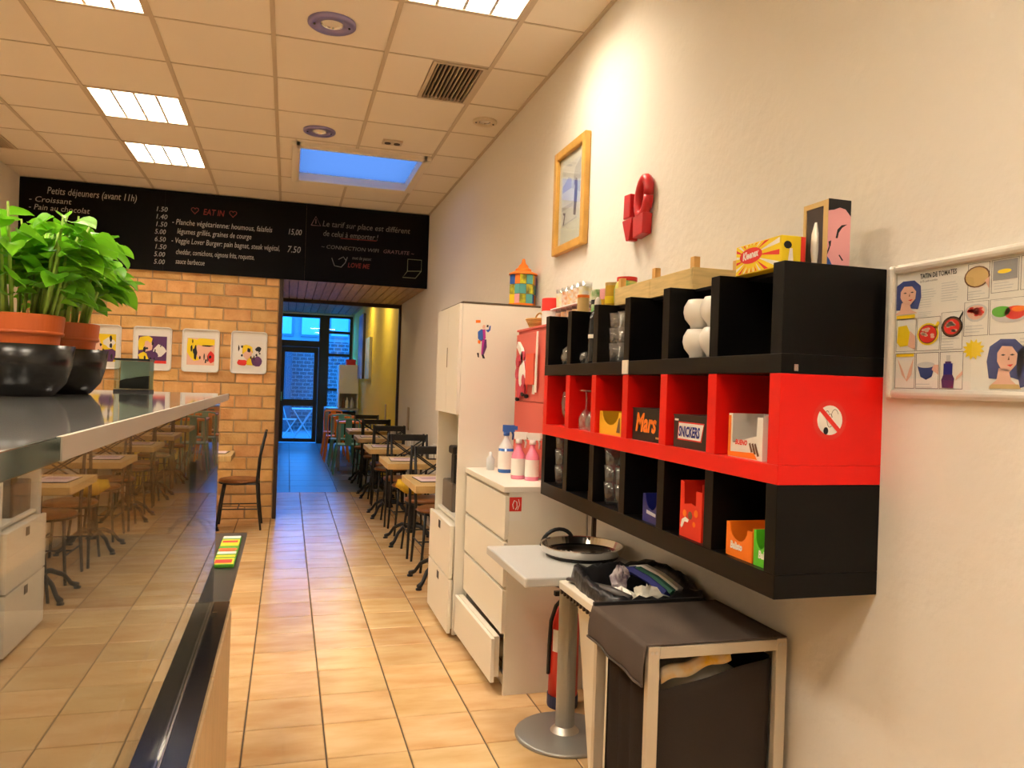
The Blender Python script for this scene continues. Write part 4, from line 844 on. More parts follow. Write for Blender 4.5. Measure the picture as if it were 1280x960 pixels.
part('disc', MB().lathe([(0, 0), (.15, 0), (.155, .004), (.15, .010), (0, .010)], (1.235, 3.085, GZ), 40, True), blackm, t, smooth=True)
part('handle', MB().tube([(1.19+.075*math.cos(a), 3.275-.02*math.sin(a), GZ+.009+.075*math.sin(a)) for a in [k*math.pi/12 for k in range(13)]], .009, 8), blackm, t, smooth=True)
# ================================================================== WASTE BIN
bx0, bx1, by0, by1, bz = 1.005, 1.405, 2.295, 2.735, .735
t = thing('waste_bin', 'beige bin lined with a black bag between table and hamper', 'bin', (1.2, 2.5, 0))
part('body', MB().add([(1.14, by0+.03, .0), (bx1-.03, by0+.03, .0), (bx1-.03, by1-.03, .0), (1.14, by1-.03, .0), (1.075, by0+.01, bz-.03), (bx1-.01, by0+.01, bz-.03), (bx1-.01, by1-.01, bz-.03), (1.075, by1-.01, bz-.03)],
     [(0,3,2,1), (0,1,5,4), (1,2,6,5), (2,3,7,6), (3,0,4,7)]), cream, t, solid=.004)
f = MB().box(bx0, 1.085, by0, by1, bz-.03, bz).box(bx1-.035, bx1, by0, by1, bz-.03, bz).box(1.085, bx1-.035, by0, by0+.03, bz-.03, bz).box(1.085, bx1-.035, by1-.03, by1, bz-.03, bz)
part('rim', f, cream, t, bevel=.005)
mb = MB()
for i in range(13): mb.box(bx0+.002, bx0+.010, by0+.03+i*.032, by0+.042+i*.032, bz-.046, bz-.031)
part('rim_notches', mb, brown_trim, t)
rnd = random.Random(3)
def ring_pt(a, r): 
    c, s = math.cos(a), math.sin(a); k = 1/max(abs(c), abs(s))**.75
    return 1.212+.178*r*c*k, 2.515+.195*r*s*k
nb = 48; prof = [(1.04, -.05), (1.08, .0), (1.02, .028), (.93, .034), (.84, .015), (.80, -.05), (.7, -.12), (.35, -.15)]
vs = []; 
for (r, z) in prof:
    for i in range(nb):
        a = 2*math.pi*i/nb; px_, py_ = ring_pt(a, min(r, 1.04)+rnd.uniform(-.02, .02)); far = .5+.5*math.sin(a-.3)
        px_ = min(px_, 1.414)
        vs.append((px_, py_, bz+z+rnd.uniform(-.012, .012)+(.03*max(0, far)+.025*max(0, math.cos(a)) if z > -.02 else 0)))
fs = [(k*nb+i, k*nb+(i+1) % nb, (k+1)*nb+(i+1) % nb, (k+1)*nb+i) for k in range(len(prof)-1) for i in range(nb)]+[tuple(range((len(prof)-1)*nb, len(prof)*nb))]
part('bin_bag', MB().add(vs, fs), bagm, t, smooth=True)
part('bag_fold', MB().tube([(1.03, 2.70, bz+.012), (1.06, 2.60, bz+.02), (1.09, 2.48, bz+.03), (1.12, 2.36, bz+.03)], [.012, .018, .022, .016], 8, flat=.6), mat('bag_fold', (.07, .06, .055), .4), t, smooth=True)
def crumple(name, c, r, m_, label, seed, sc=(1, 1, 1)):
    rr_ = random.Random(seed); mb = MB(); n, k = 12, 7; vs = []
    for j in range(k+1):
        th = math.pi*j/k
        for i in range(n):
            a = 2*math.pi*i/n; q = r*(1+rr_.uniform(-.32, .25)); vs.append((c[0]+sc[0]*q*math.sin(th)*math.cos(a), c[1]+sc[1]*q*math.sin(th)*math.sin(a), c[2]+sc[2]*q*math.cos(th)))
    mb.add(vs, [(j*n+i, j*n+(i+1) % n, (j+1)*n+(i+1) % n, (j+1)*n+i) for j in range(k) for i in range(n)])
    return single(name, mb, m_, label, 'rubbish', 'crumpled rubbish in the bin')
crumple('crumpled_paper', (1.14, 2.47, bz-.008), .055, paper, 'crumpled white paper in the front of the bin', 5, (1, 1.2, .75))
crumple('crumpled_wrapper', (1.165, 2.545, bz+.045), .042, mat('wrapper', (.62, .55, .55), .4, col2=(.07, .03, .07), nscale=26), 'purple and white crumpled wrapper sticking up from the bin', 9, (.8, .8, 1.2))
crumple('crumpled_napkin', (1.235, 2.44, bz+.0), .055, mat('napkin', (.80, .76, .66), .8), 'crumpled cream napkin in the middle of the bin', 12, (1.1, 1, .8))
t = thing('drink_carton', 'white green and navy carton lying in the bin', 'rubbish', (1.26, 2.54, bz+.03))
pp = [(1.19, 2.60, bz+.055), (1.235, 2.56, bz+.068), (1.27, 2.50, bz+.050), (1.30, 2.42, bz+.018)]
part('navy_band', MB().tube([(x, y+.012, z) for x, y, z in pp], .026, 6, flat=.6), C['cobalt'], t); part('green_band', MB().tube([(x+.018, y, z+.006) for x, y, z in pp], .022, 6, flat=.5), mat('carton_dkgreen', (.02, .12, .07), .5), t); part('white_band', MB().tube([(x+.042, y+.004, z+.008) for x, y, z in pp], .024, 6, flat=.6), paper, t)
# ================================================================== LAUNDRY HAMPER
hx0, hx1, hy0, hy1, hz = .962, 1.398, 1.895, 2.282, .765
t = thing('laundry_hamper', 'brown cloth laundry hamper on a pale metal frame', 'hamper', (1.18, 2.09, 0))
for a in (hx0, hx1-.034):
    for b in (hy0, hy1-.03): part('post', MB().box(a, a+.034, b, b+.022, 0, hz), hframe, t, bevel=.002)
part('rail', MB().box(hx0+.034, hx1-.034, hy0, hy0+.018, hz-.034, hz-.002), hframe, t, bevel=.002)
part('rail', MB().box(hx0+.034, hx1-.034, hy1-.026, hy1-.008, hz-.034, hz-.002), hframe, t, bevel=.002)
for a in (hx0+.002, hx1-.022): part('rail', MB().box(a, a+.018, hy0+.022, hy1-.03, hz-.034, hz-.006), hframe, t, bevel=.002)
for zz in (.10,): part('rail', MB().box(hx0+.034, hx1-.034, hy0+.002, hy0+.016, zz, zz+.02), hframe, t)
for a in (hx0, hx1-.034): part('screw_plate', MB().cyl((a+.011, hy0-.0015, hz-.017), (a+.011, hy0, hz-.017), .005, n=8).cyl((a+.024, hy0-.0015, hz-.017), (a+.024, hy0, hz-.017), .005, n=8), alu, t)
def lid(u, v):
    x = hx0-.006+u*(hx1-hx0+.006); y = hy0+.002+v*(hy1-hy0)
    s = math.sin(math.pi*u)*math.sin(math.pi*v); return (x, y, hz+.004-.016*s+.0035*math.sin(9*u+5*v)*s+.003*math.sin(23*u-7*v)*s)
def flap(u, v):
    y = hy0+.002+u*(hy1-hy0); dep = .098+.014*math.sin(math.pi*(1-u)*.5); z = hz+.004-dep*v
    return (hx0-.006-.010*math.sin(v*2.2)-.004*v*math.sin(14*u), y, z)
part('lid_cloth', MB().grid(28, 20, lid), cloth, t, smooth=True, solid=.002); part('lid_flap', MB().grid(28, 8, flap), cloth, t, smooth=True, solid=.002)
part('flap_hem', MB().tube([tuple(Vector(flap(k/20, .97))+Vector((-.002, 0, 0))) for k in range(21)], .0035, 6), cloth, t)
part('back_bar', MB().box(hx0-.002, hx1-.04, hy1-.004, hy1+.008, hz-.004, hz+.014), blackm, t)
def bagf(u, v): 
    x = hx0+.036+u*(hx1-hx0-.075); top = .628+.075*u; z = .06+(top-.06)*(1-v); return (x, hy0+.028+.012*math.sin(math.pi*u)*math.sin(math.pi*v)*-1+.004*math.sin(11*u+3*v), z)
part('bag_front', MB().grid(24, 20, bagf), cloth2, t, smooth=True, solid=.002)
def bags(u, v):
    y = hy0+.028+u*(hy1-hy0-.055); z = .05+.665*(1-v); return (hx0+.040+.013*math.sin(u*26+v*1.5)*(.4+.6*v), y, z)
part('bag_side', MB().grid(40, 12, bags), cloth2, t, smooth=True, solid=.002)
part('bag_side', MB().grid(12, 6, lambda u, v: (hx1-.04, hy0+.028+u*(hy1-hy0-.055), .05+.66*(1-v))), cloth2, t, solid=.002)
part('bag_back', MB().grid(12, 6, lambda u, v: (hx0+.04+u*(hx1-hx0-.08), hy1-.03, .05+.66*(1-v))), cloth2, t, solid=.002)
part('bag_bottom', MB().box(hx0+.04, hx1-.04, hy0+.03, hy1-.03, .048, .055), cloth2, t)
t = thing('folded_towel', 'yellow checked towel peeping out of the laundry hamper', 'towel', (1.2, 2.0, .60))
def tow(u, v): return (1.03+u*.22, 1.945+.05*v, .642+.055*u+.034*math.sin(math.pi*min(1, v*1.2))+.006*math.sin(12*u))
part('towel_cloth', MB().grid(20, 8, tow), mat('towel', (.85, .48, .02), .9, col2=(.82, .78, .70), nscale=14), t, smooth=True, solid=.012)
part('towel_cloth', MB().grid(12, 8, lambda u, v: (1.235+u*.09, 1.962+.05*v, .700+.02*u+.026*math.sin(math.pi*min(1, v*1.2)))), C['lgrey'], t, smooth=True, solid=.012)
part('laundry_heap', MB().grid(12, 10, lambda u, v: (1.02+u*.32, 1.95+v*.28, .57+.09*math.sin(math.pi*u)*math.sin(math.pi*v)+.05*u)), paper, t, smooth=True, solid=.02)
# ================================================================== COUNTER WITH GLASS CASE
KX = -.19
t = thing('display_counter', 'bar counter with reflecting glass front and tan base panel at left', 'counter', (-.5, 1.0, 0))
LZ_ = .790
part('base_cabinet', MB().box(-.86, -.150, -.9, 2.43, 0, LZ_-.018), panel_m, t)
for a in (-.9+.555*k for k in range(6)): part('base_panel', MB().box(-.150, -.138, a+.003, a+.552, .02, LZ_-.018), panel_m, t)
part('rear_cabinet', MB().box(-.86, -.37, 2.43, 3.45, 0, LZ_-.018), panel_m, t)
part('deck', MB().box(-.86, KX-.001, -.9, 2.43, LZ_-.016, LZ_), cream, t)
part('end_ledge', MB().box(-.86, -.147, 2.432, 3.50, LZ_-.016, LZ_), mat('ledge_grey', (.03, .027, .022), .35), t)
part('track', MB().box(KX-.001, -.143, -.9, 2.43, LZ_-.017, LZ_+.002), track_m, t)
tb = part('slide_rail', MB().box(KX+.0005, KX+.005, -.85, 2.40, LZ_+.002, LZ_+.011), steel, t, bevel=.001)
part('rail_stop', MB().box(KX+.001, KX+.022, 2.30, 2.306, LZ_+.002, LZ_+.008), steel, tb)
part('front_pane', MB().box(KX-.006, KX, -.9, 2.425, LZ_+.002, 1.380), front_glass, t)
part('end_pane', MB().box(-.84, KX-.008, 2.419, 2.425, LZ_+.002, 1.380), clear, t)
part('back_wall', MB().box(-.86, -.845, -.9, 2.42, LZ_, 1.381), mat('case_back', (.55, .48, .36), .5), t)
part('countertop', MB().box(-.88, KX-.001, -.9, 2.728, 1.382, 1.402), slab_m, t, bevel=.001)
part('edge_profile', MB().box(KX-.001, KX+.004, .752, 2.71, 1.381, 1.4025), mat('edge_alu', (.42, .37, .31), .45, metal=.3), t)
part('edge_end', MB().box(KX-.001, KX+.004, 2.71, 2.735, 1.385, 1.4025), mat('blue_end', (.03, .10, .30), .2), t)
part('glass_edge', MB().box(KX-.001, KX+.003, -.9, .750, 1.382, 1.402), green_edge, t)
for i in range(4):
    pz = .905
    part('price_rail', MB().box(-.30, -.296, .2+.55*i, .62+.55*i, LZ_, LZ_+.015), white2, t)
# plates inside the case
plm = MB().lathe([(0, .006), (.06, .006), (.11, .022), (.112, .020), (.062, 0), (0, 0)], n=28, closed=True).mesh('plate', white2, True)
for i, y in enumerate((.75, 1.05, 1.35)): tag(link('plate', plm, None, (-.52, y, LZ_+.0005)), '%s white plate inside the glass case of the counter' % ('nearest', 'middle', 'farthest')[i], 'plate', 'plates in the glass case')
t = thing('sweets_packet', 'flat yellow and green printed packet on the counter ledge', 'packet', (-.19, 3.1, LZ_))
part('wrapper', MB().box(-.232, -.160, 2.86, 3.36, LZ_+.0005, LZ_+.013), C['green'], t, bevel=.003)
mb = MB()
for i, (k, a, b) in enumerate(((0, .0, .09), (1, .015, .07), (0, .11, .14), (2, .16, .20), (1, .21, .26), (3, .225, .25), (0, .30, .42), (1, .36, .40), (2, .44, .49))): mb.mt(k).poly([(-.229+.003*(k == 1), 2.865+a, LZ_+.0136+.0002*i), (-.163-.006*(k == 1), 2.865+a, LZ_+.0136+.0002*i), (-.163-.006*(k == 1), 2.865+b, LZ_+.0136+.0002*i), (-.229+.003*(k == 1), 2.865+b, LZ_+.0136+.0002*i)])
part('print', mb, [C['yellow'], C['red'], C['white'], C['orange']], t)
t = thing('crystal_block', 'clear glass picture block with dark engraved hill on the counter', 'glass block', (-.455, 2.62, 1.402))
part('block', MB().box(-.505, -.408, 2.575, 2.665, 1.404, 1.500), cube_gl, t, bevel=.002)
part('base', MB().box(-.506, -.407, 2.574, 2.666, 1.402, 1.409), C['black'], t)
part('cap', MB().box(-.506, -.407, 2.574, 2.666, 1.498, 1.504), mat('cap_dark', (.02, .03, .03), .2), t)
part('engraved_hill', MB().prism([(-.500+u*.085, 2.63, 1.411+v*.08) for u, v in ((0, 0), (1, 0), (1, .52), (.8, .50), (.55, .46), (.35, .40), (.2, .38), (0, .30))], (0, .006, 0)), C['black'], t)
part('back_pane', MB().box(-.503, -.41, 2.658, 2.662, 1.41, 1.497), mat('pane_green', (.50, .64, .56), .2), t)
# ================================================================== BASIL
def leaf_mesh(w, l, cup, droop):
    nu, nv = 4, 7
    def fn(u, v):
        s = math.sin(math.pi*min(1, v**.8))**.75*(1-.15*v); x = (u-.5)*w*s
        return (x, v*l, cup*(abs(u-.5)*2)**2*s*w-droop*l*v*v+.03*l*math.sin(v*9)*(abs(u-.5)*2))
    return MB().grid(nu, nv, fn).mesh('leaf', leafm, True)
leafs = [leaf_mesh(.058, .066, .22, .18), leaf_mesh(.048, .058, .28, .25), leaf_mesh(.064, .072, .15, .35), leaf_mesh(.036, .045, .35, .1), leaf_mesh(.056, .060, -.18, .40)]
def basil(x, y, seed, n, plabel, blabel, hgt, lean):
    b = thing('plant_bowl', blabel, 'bowl', (x, y, 1.402), 'black bowls under the basil pots')
    part('bowl', MB().lathe([(0, 0), (.06, 0), (.066, .003), (.088, .030), (.098, .065), (.104, .112), (.101, .112), (.095, .066), (.084, .032), (.06, .008), (0, .007)], (x, y, 1.402), 44, True), bowlm, b, smooth=True)
    p = thing('basil_plant', plabel, 'plant', (x, y, 1.41), 'potted basil plants on the counter')
    part('pot', MB().lathe([(0, 0), (.060, 0), (.074, .125), (.078, .125), (.0785, .128), (.082, .168), (.079, .170), (.076, .168), (.071, .13), (.06, .01), (0, .01)], (x, y, 1.4095), 56, True), terracotta, p, smooth=False)
    part('pot_band', MB().lathe([(.0775, .126), (.0810, .127), (.0810, .133), (.0785, .134)], (x, y, 1.4095), 40, True), terracotta, p, smooth=True)
    part('soil', MB().lathe([(.072, .150), (.04, .155), (0, .157)], (x, y, 1.4095), 24, True), soil, p)
    r = random.Random(seed); tips = []
    for i in range(34):
        a = r.uniform(0, 6.283); q = .062*math.sqrt(r.random()); R2 = (q*1.55+r.uniform(0, .03))
        h = r.uniform(.55, 1.0)*hgt
        p0 = Vector((q*math.cos(a), q*math.sin(a), .155)); p1 = Vector((R2*math.cos(a)+lean*h*.2, R2*math.sin(a), .16+h)); mid = (p0+p1)/2+Vector((r.uniform(-.01, .01), r.uniform(-.01, .01), .02))
        part('stem', MB().tube([p0, mid, p1], [.0042, .0036, .0022], 6), stemm, p, smooth=True, world=False); tips.append((p0, mid, p1, a))
    for i in range(n):
        p0, mid, p1, a = tips[i % len(tips)]; k = r.random()
        tt = r.uniform(.55, 1.0) if i % 4 else r.uniform(.2, .6); pos = (p0*(1-tt)**2+mid*2*tt*(1-tt)+p1*tt*tt)
        az = r.uniform(0, 6.283) if k < .5 else a+r.uniform(-.9, .9); rr2 = Vector((math.cos(az), math.sin(az), 0))
        pos = pos+rr2*r.uniform(.005, .04)
        link('leaf', leafs[r.randrange(5) if tt > .5 else 3], p, pos, (r.uniform(-.5, .45), r.uniform(-.35, .35), az-math.pi/2), [r.uniform(.75, 1.15)]*3)
basil(-.563, 1.925, 11, 295, 'bushy basil in a terracotta pot at the left edge, nearer one', 'black bowl at the left edge under the nearer basil', .245, .1)
basil(-.548, 2.185, 23, 295, 'bushy basil in a terracotta pot, the farther one right of the other', 'black bowl under the farther basil pot', .265, .25)
# ================================================================== BISTRO TABLES AND CHAIRS
def make_chair(cushion=wood_s):
    t = thing('bistro_chair', '', 'chair', (0, 0, 0), 'black metal bistro chairs')
    P = lambda n_, mb, m_, **k: part(n_, mb, m_, t, world=False, **k)
    P('seat', MB().lathe([(0, .445), (.178, .445), (.188, .452), (.188, .466), (.175, .474), (0, .470)], n=28, closed=True), cushion, smooth=True)
    P('seat_ring', MB().lathe([(.17, .430), (.186, .430), (.186, .4445), (.17, .4445)], n=24, closed=True), blackm)
    for s in (-1, 1):
        P('leg', MB().tube([(s*.14, .13, .44), (s*.155, .16, .25), (s*.175, .185, 0)], [.012, .011, .010], 8), blackm, smooth=True)
        P('leg', MB().tube([(s*.185, -.215, 0), (s*.175, -.185, .25), (s*.17, -.17, .46), (s*.175, -.185, .68), (s*.178, -.235, .94)], [.010, .012, .013, .012, .011], 8), blackm, smooth=True)
        P('arm_link', MB().tube([(s*.17, -.17, .437), (s*.15, .0, .437), (s*.14, .13, .437)], .008, 6), blackm)
    P('top_rail', MB().box(-.178, .178, -.240, -.222, .875, .935), blackm, bevel=.003)
    P('lower_rail', MB().box(-.172, .172, -.190, -.176, .625, .655), blackm, bevel=.003)
    for s in (-1, 1): P('cross_brace', MB().tube([(s*.165, -.186, .655), (0, -.205, .76), (-s*.165, -.222, .875)], .0065, 6), blackm)
    for s in (-1, 1): P('stretcher', MB().tube([(s*.165, .17, .20), (s*.175, -.19, .20)], .006, 6), blackm)
    P('stretcher', MB().tube([(-.17, 0, .2), (.17, 0, .2)], .006, 6), blackm)
    return t
def make_table(w=.54, d=.68):
    t = thing('bistro_table', '', 'table', (0, 0, 0), 'wood topped bistro tables')
    P = lambda n_, mb, m_, **k: part(n_, mb, m_, t, world=False, **k)
    P('tabletop', MB().box(-w/2, w/2, -d/2, d/2, .70, .75), wood_t, bevel=.003)
    P('top_bracket', MB().box(-.15, .15, -.02, .02, .685, .70).box(-.02, .02, -.2, .2, .685, .70), blackm)
    P('column', MB().lathe([(0, .09), (.045, .09), (.03, .13), (.028, .40), (.034, .41), (.028, .42), (.028, .66), (.05, .685), (0, .685)], n=18, closed=True), blackm, smooth=True)
    for k in range(4):
        a = math.pi/4+k*math.pi/2; c, s = math.cos(a), math.sin(a)
        g = P('foot', MB().tube([(c*.02, s*.02, .15), (c*.10, s*.10, .155), (c*.19, s*.19, .11), (c*.24, s*.24, .045), (c*.285, s*.285, .022)], [.018, .017, .015, .014, .020], 8), blackm, smooth=True)
        part('foot_pad', MB().lathe([(0, 0), (.022, 0), (.022, .012), (0, .02)], (c*.285, s*.285, 0), 10, True), blackm, g, world=False)
    return t
chair0 = make_chair(); table0 = make_table(); used = {'c': 0, 't': 0}
def place(proto, key, x, y, rz, label):
    o = proto if not used[key] else copy_tree(proto); used[key] = 1
    o.location = (x, y, 0); o.rotation_euler[2] = rz; o['label'] = label; return o
def menu(x, y, z, label, rz=0, m_=pinkpaper):
    t = thing('menu_board', label, 'menu', (x, y, z), 'menus lying on the bistro tables', rz)
    part('clipboard', MB().box(-.11, .13, -.15, .15, 0, .004), blackm, t, world=False); part('sheet', MB().box(-.105, .105, -.14, .14, .0041, .006), m_, t, world=False)
    part('printed_block', MB().box(-.07, .07, -.02, .09, .0061, .0064), mat('menu_print', (.55, .36, .42), .8), t, world=False)
def caddy(x, y, z, label, m_):
    t = thing('napkin_caddy', label, 'caddy', (x, y, z), 'caddies on the bistro tables')
    part('holder', MB().box(-.05, .05, -.06, .06, 0, .01).box(-.05, -.045, -.06, .06, .01, .09).box(.045, .05, -.06, .06, .01, .09), m_, t, world=False)
    for i in range(3): part('napkin', MB().box(-.04+.025*i, -.022+.025*i, -.055, .055, .011, .115+.012*i), paper, t, world=False)
    part('shaker', MB().lathe([(0, 0), (.018, 0), (.016, .07), (.01, .085), (0, .088)], (0, .085, 0), 10, True), alu_w, t, world=False, smooth=True)
tabs = [(1.135, 5.59, 'nearest the tall white cabinet'), (1.125, 7.03, 'second from the cabinet'), (1.11, 8.46, 'third from the cabinet'), (1.12, 9.92, 'fourth in the row, at the dark floor'), (1.12, 11.35, 'last in the row, in the back room')]
for i, (x, y, s) in enumerate(tabs):
    place(table0, 't', x, y, 0, 'wood topped bistro table '+s)
    place(chair0, 'c', x+.055, y-(.46 if i else .34), 0, 'black chair, near side of table '+s)
    place(chair0, 'c', x+.065, y+.46, math.pi, 'black chair, far side of table '+s)
    menu(x-.10, y+.02, .751, 'paper menu on table '+s, random.uniform(-.1, .1)); caddy(1.33 if i != 1 else 1.32, y+.10, .751, 'napkin caddy on table '+s, [cream, blackm, cream, blackm, cream][i])
place(table0, 't', -.80, 7.55, math.pi/2, 'wood topped bistro table against the brick wall, half hidden by the counter')
place(chair0, 'c', -.42, 7.92, math.pi/2, 'black bistro chair beside the brick wall, seen from the side')
menu(-.66, 7.60, .751, 'paper menu on the table by the brick wall', 1.5)
t = thing('yellow_bag', 'soft yellow cloth bag hanging behind the nearest chair of the row', 'bag', (1.10, 6.62, .48))
part('cloth', MB().tube([(.92, 6.60, .60), (1.0, 6.585, .575), (1.10, 6.58, .57), (1.20, 6.585, .58), (1.28, 6.60, .60)], [.03, .065, .075, .065, .03], 10), mat('yellow_cloth', (.72, .46, .02), .8, noise=.4, nscale=14, bump=.5, bscale=20), t, smooth=True)
# ================================================================== BACK ROOM
def metal_chair(x, y, rz, m_, label):
    t = thing('metal_chair', label, 'chair', (x, y, 0), 'coloured metal chairs in the back room', rz)
    P = lambda n_, mb, **k: part(n_, mb, m_, t, world=False, **k)
    P('seat', MB().box(-.18, .18, -.18, .18, .44, .46), bevel=.006)
    for sx in (-1, 1):
        P('leg', MB().tube([(sx*.165, .165, .44), (sx*.215, .215, 0)], [.018, .012], 6)); P('leg', MB().tube([(sx*.165, -.165, .44), (sx*.215, -.22, 0)], [.018, .012], 6))
        P('back_post', MB().tube([(sx*.165, -.17, .45), (sx*.175, -.21, .70), (sx*.16, -.225, .84)], .012, 6))
    P('top_rail', MB().tube([(-.16, -.225, .84), (0, -.245, .86), (.16, -.225, .84)], .016, 6)); P('back_slat', MB().box(-.05, .05, -.232, -.226, .46, .85))
orm = mat('orange_paint', (.75, .20, .015), .35); tem = mat('teal_paint', (.12, .36, .34), .35)
def otable(x, y, label):
    t = thing('orange_table', label, 'table', (x, y, 0), 'orange topped tables in the back room')
    part('tabletop', MB().box(x-.3, x+.3, y-.3, y+.3, .76, .79), orm, t, bevel=.004)
    for sx in (-1, 1):
        for sy in (-1, 1): part('leg', MB().box(x+sx*.27-.015, x+sx*.27+.015, y+sy*.27-.015, y+sy*.27+.015, 0, .76), grey_met, t)
otable(1.10, 12.95, 'orange topped table beside the yellow wall, nearer one'); otable(1.10, 14.75, 'orange topped table beside the yellow wall, farther one')
metal_chair(.93, 12.40, 0, tem, 'teal metal chair before the nearer orange table'); metal_chair(.92, 13.5, math.pi, tem, 'teal metal chair behind the nearer orange table')
metal_chair(.88, 14.22, 0, orm, 'orange metal chair before the farther orange table'); metal_chair(.88, 15.32, math.pi, orm, 'orange metal chair behind the farther orange table')
t = thing('side_table', 'grey framed side table below the white hutch in the back room', 'table', (1.1, 16.5, 0))
part('tabletop', MB().box(.76, 1.42, 16.1, 17.0, .84, .88), grey_met, t)
for a, b in ((.76, 16.1), (1.36, 16.1), (.76, 16.94), (1.36, 16.94)): part('leg', MB().box(a, a+.06, b, b+.06, 0, .84), grey_met, t)
part('lower_shelf', MB().box(.80, 1.40, 16.14, 16.96, .25, .27), grey_met, t); part('inner_cabinet', MB().box(.84, 1.40, 16.2, 16.9, .27, .80), blackm, t)
t = thing('white_hutch', 'white cupboard with open lower shelf on the side table', 'cupboard', (1.2, 16.6, .88))
part('body', MB().box(1.02, 1.42, 16.35, 16.9, 1.18, 1.78), white, t); part('door', MB().box(1.03, 1.41, 16.335, 16.35, 1.19, 1.77), white, t)
for a in (1.02, 1.40): part('side_panel', MB().box(a, a+.02, 16.35, 16.9, .881, 1.18), white, t)
part('back_panel', MB().box(1.02, 1.42, 16.88, 16.9, .881, 1.18), cream, t)
for i, (x, mm) in enumerate(((1.13, C['brown']), (1.20, white2), (1.30, C['lgrey']))): single('bottle', MB().lathe([(0, 0), (.035, 0), (.035, .13), (.012, .18), (.012, .22), (0, .22)], (x, 16.45, .881), 10, True), mm, '%s bottle on the lower shelf of the white cupboard' % ('brown', 'white', 'grey')[i], 'bottle', 'bottles in the white cupboard')
single('red_box', MB().box(1.16, 1.36, 16.45, 16.7, 1.781, 1.90), C['red'], 'red box on top of the white cupboard', 'box', bevel=.005)
for y0, y1, sd, lb in ((15.25, 16.2, 1, 'large dark edged abstract painting on the yellow wall, farther one'), (13.9, 14.65, 2, 'smaller pale abstract painting on the yellow wall, nearer one')):
    t = thing('wall_painting', lb, 'painting', (XW, (y0+y1)/2, 1.5), 'paintings on the yellow wall')
    part('stretcher', MB().box(XW-.045, XW-.001, y0, y1, 1.50, 2.78 if sd == 1 else 2.25), mat('painting_edge%d' % sd, (.03, .025, .02) if sd == 1 else (.5, .5, .45), .6), t)
    part('canvas', MB().box(XW-.048, XW-.0451, y0, y1, 1.50, 2.78 if sd == 1 else 2.25), mat('canvas%d' % sd, (.62, .62, .66) if sd == 1 else (.70, .70, .60), .6, col2=(.10, .12, .30) if sd == 1 else (.20, .45, .50), nscale=3), t)
for y, z, lb in ((9.35, 1.02, 'thin wall switch plate on the cream wall of the passage'), (11.6, .98, 'thin switch plate on the yellow wall')): single('switch_plate', MB().box(XW-.012, XW-.0005, y-.06, y+.06, z-.14, z+.14), mat('plate_tan', (.50, .38, .22), .5), lb, 'switch', 'switch plates', bevel=.004)
t = thing('ceiling_light', 'long fluorescent ceiling light in the back room', 'lamp', (.9, 13.5, 2.96))
part('housing', MB().box(.55, 1.25, 13.9, 14.06, 2.90, 2.965), cream, t); part('tube_cover', MB().box(.56, 1.24, 13.91, 14.05, 2.885, 2.90), mat('tube_back', (1, .80, .45), .5, emit=34), t)
t = thing('ceiling_light', 'warm lamp above the wood topped tables at the start of the yellow wall', 'lamp', (.95, 11.6, 2.96))
part('housing', MB().box(.75, 1.15, 11.5, 11.8, 2.92, 2.967), cream, t); part('diffuser', MB().box(.76, 1.14, 11.51, 11.79, 2.905, 2.92), mat('tube_back', (1, .8, .45)), t)
# end wall with glazed door
YE = 18.2
brz = mat('bronze_frame', (.045, .030, .018), .5)
struct('wall_end', MB().box(-1.5, -.26, YE, YE+.2, 0, 3.1).box(XW-.02, XW+.2, YE, YE+.2, 0, 3.1).box(-.26, XW, YE, YE+.2, 2.93, 3.1), plaster_l, 'end wall of the back room around the glazed door', 'wall')
d1 = tag(link('door_1', None, None, (.2, YE, 0)), 'brown framed glazed back door with transom, blue dusk beyond', 'door', None, 'structure')
f = MB().box(-.26, -.18, YE, YE+.08, 0, 2.93).box(.66, .83, YE, YE+.08, 0, 2.93).box(-.18, .66, YE, YE+.08, 2.86, 2.93).box(-.18, .66, YE, YE+.08, 2.19, 2.33)
part('door_frame', f, brz, d1)
lf = part('door_leaf', MB().box(-.175, -.08, YE+.005, YE+.06, .02, 2.185).box(.56, .655, YE+.005, YE+.06, .02, 2.185).box(-.08, .56, YE+.005, YE+.06, 2.06, 2.185).box(-.08, .56, YE+.005, YE+.06, .84, .99).box(-.08, .56, YE+.005, YE+.06, .02, .10), brz, d1)
for z0, z1 in ((.99, 2.06), (.10, .84)): part('pane', MB().box(-.08, .56, YE+.03, YE+.036, z0, z1), clear, lf)
part('handle', MB().tube([(-.13, YE-.03, .95), (-.13, YE-.04, 1.05), (-.13, YE-.03, 1.15)], .012, 6), steel, lf)
part('transom_pane', MB().box(-.18, .66, YE+.03, YE+.036, 2.33, 2.86), clear, d1)
w2 = tag(link('window_2', None, None, (1.1, YE, 0)), 'narrow brown framed sidelight window beside the back door', 'window', None, 'structure')
part('window_frame', MB().box(.83, .88, YE, YE+.08, 0, 2.93).box(1.34, 1.404, YE, YE+.08, 0, 2.93).box(.88, 1.34, YE, YE+.08, 2.88, 2.93).box(.88, 1.34, YE, YE+.08, 2.52, 2.58).box(.88, 1.34, YE, YE+.08, 2.0, 2.06).box(.88, 1.34, YE, YE+.08, 1.2, 1.26).box(.88, 1.34, YE, YE+.08, 0, .1), brz, w2)
for z0, z1 in ((2.58, 2.88), (2.06, 2.52), (1.26, 2.0), (.1, 1.2)): part('pane', MB().box(.88, 1.34, YE+.03, YE+.036, z0, z1), clear, w2)
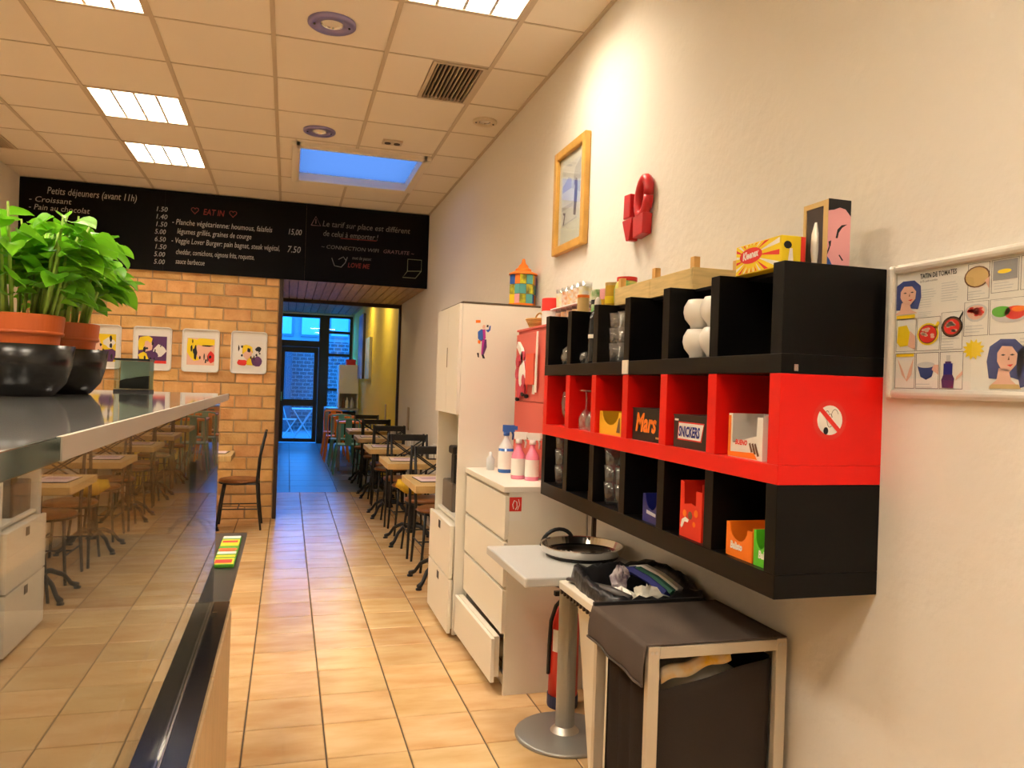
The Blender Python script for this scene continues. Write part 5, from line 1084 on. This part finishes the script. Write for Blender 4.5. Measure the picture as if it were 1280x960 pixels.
# ================================================================== COURTYARD
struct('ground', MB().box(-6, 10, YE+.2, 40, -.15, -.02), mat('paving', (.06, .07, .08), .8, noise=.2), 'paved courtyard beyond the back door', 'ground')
def brickmat(name):
    M = bpy.data.materials.new(name); M.use_nodes = True; nt = M.node_tree; p = nt.nodes['Principled BSDF']; N = nt.nodes.new; L = nt.links.new
    tc = N('ShaderNodeTexCoord'); mp = N('ShaderNodeMapping'); mp.inputs['Rotation'].default_value = (math.pi/2, 0, 0); b = N('ShaderNodeTexBrick')
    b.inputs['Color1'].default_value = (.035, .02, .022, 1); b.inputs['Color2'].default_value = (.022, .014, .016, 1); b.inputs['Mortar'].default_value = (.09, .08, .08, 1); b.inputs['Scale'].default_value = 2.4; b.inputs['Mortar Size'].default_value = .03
    L(tc.outputs['Object'], mp.inputs[0]); L(mp.outputs[0], b.inputs[0]); L(b.outputs[0], p.inputs['Base Color']); p.inputs['Roughness'].default_value = .9; MATS[name] = M; return M
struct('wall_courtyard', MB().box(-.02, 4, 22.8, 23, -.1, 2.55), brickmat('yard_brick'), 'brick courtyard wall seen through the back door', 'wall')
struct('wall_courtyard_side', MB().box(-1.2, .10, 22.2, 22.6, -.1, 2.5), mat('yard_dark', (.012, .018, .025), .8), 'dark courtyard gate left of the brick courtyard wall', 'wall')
t = thing('neighbour_building', 'pale rendered building with windows beyond the courtyard', 'building', (1, 30.2, 0))
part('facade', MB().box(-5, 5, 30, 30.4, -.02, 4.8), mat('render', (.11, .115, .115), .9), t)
for x0 in (-1.55, -.62, .38, 1.45, 2.5):
    w_ = part('window', MB().box(x0, x0+.75, 29.94, 29.999, 3.05, 4.3), mat('win_frame', (.06, .075, .085), .6), t)
    part('pane', MB().box(x0+.06, x0+.69, 29.92, 29.939, 3.12, 4.22), mat('win_pane', (.18, .22, .24), .3), w_)
single('stone_pier', MB().box(1.95, 3.2, 26, 26.5, -.02, 5), mat('pier', (.05, .065, .06), .9, noise=.7, nscale=4), 'dark ivy covered pier seen through the sidelight window', 'pier')
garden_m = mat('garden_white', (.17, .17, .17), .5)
t = thing('garden_table', 'white folding garden table outside the back door', 'table', (.42, 19.6, 0))
part('tabletop', MB().box(.12, .66, 19.3, 19.9, .70, .73), garden_m, t)
for a in (19.35, 19.85):
    part('leg', MB().tube([(.16, a, .70), (.60, a, -.018)], .014, 6), garden_m, t); part('leg', MB().tube([(.60, a, .70), (.16, a, -.018)], .014, 6), garden_m, t)
t = thing('garden_chair', 'white folding garden chair beside the garden table', 'chair', (.05, 19.7, 0))
part('seat', MB().box(-.12, .24, 20.0, 20.36, .42, .44), garden_m, t); part('backrest', MB().box(-.14, -.12, 20.0, 20.36, .55, .85), garden_m, t)
for a in (20.02, 20.34): part('leg', MB().tube([(-.13, a, .86), (.0, a, .42), (.22, a, -.018)], .012, 6), garden_m, t); part('leg', MB().tube([(.22, a, .42), (-.08, a, -.018)], .012, 6), garden_m, t)
for o in bpy.data.objects:
    if o.type == 'MESH' and o.parent is None and not o.get('label'): print('UNLABELLED', o.name)
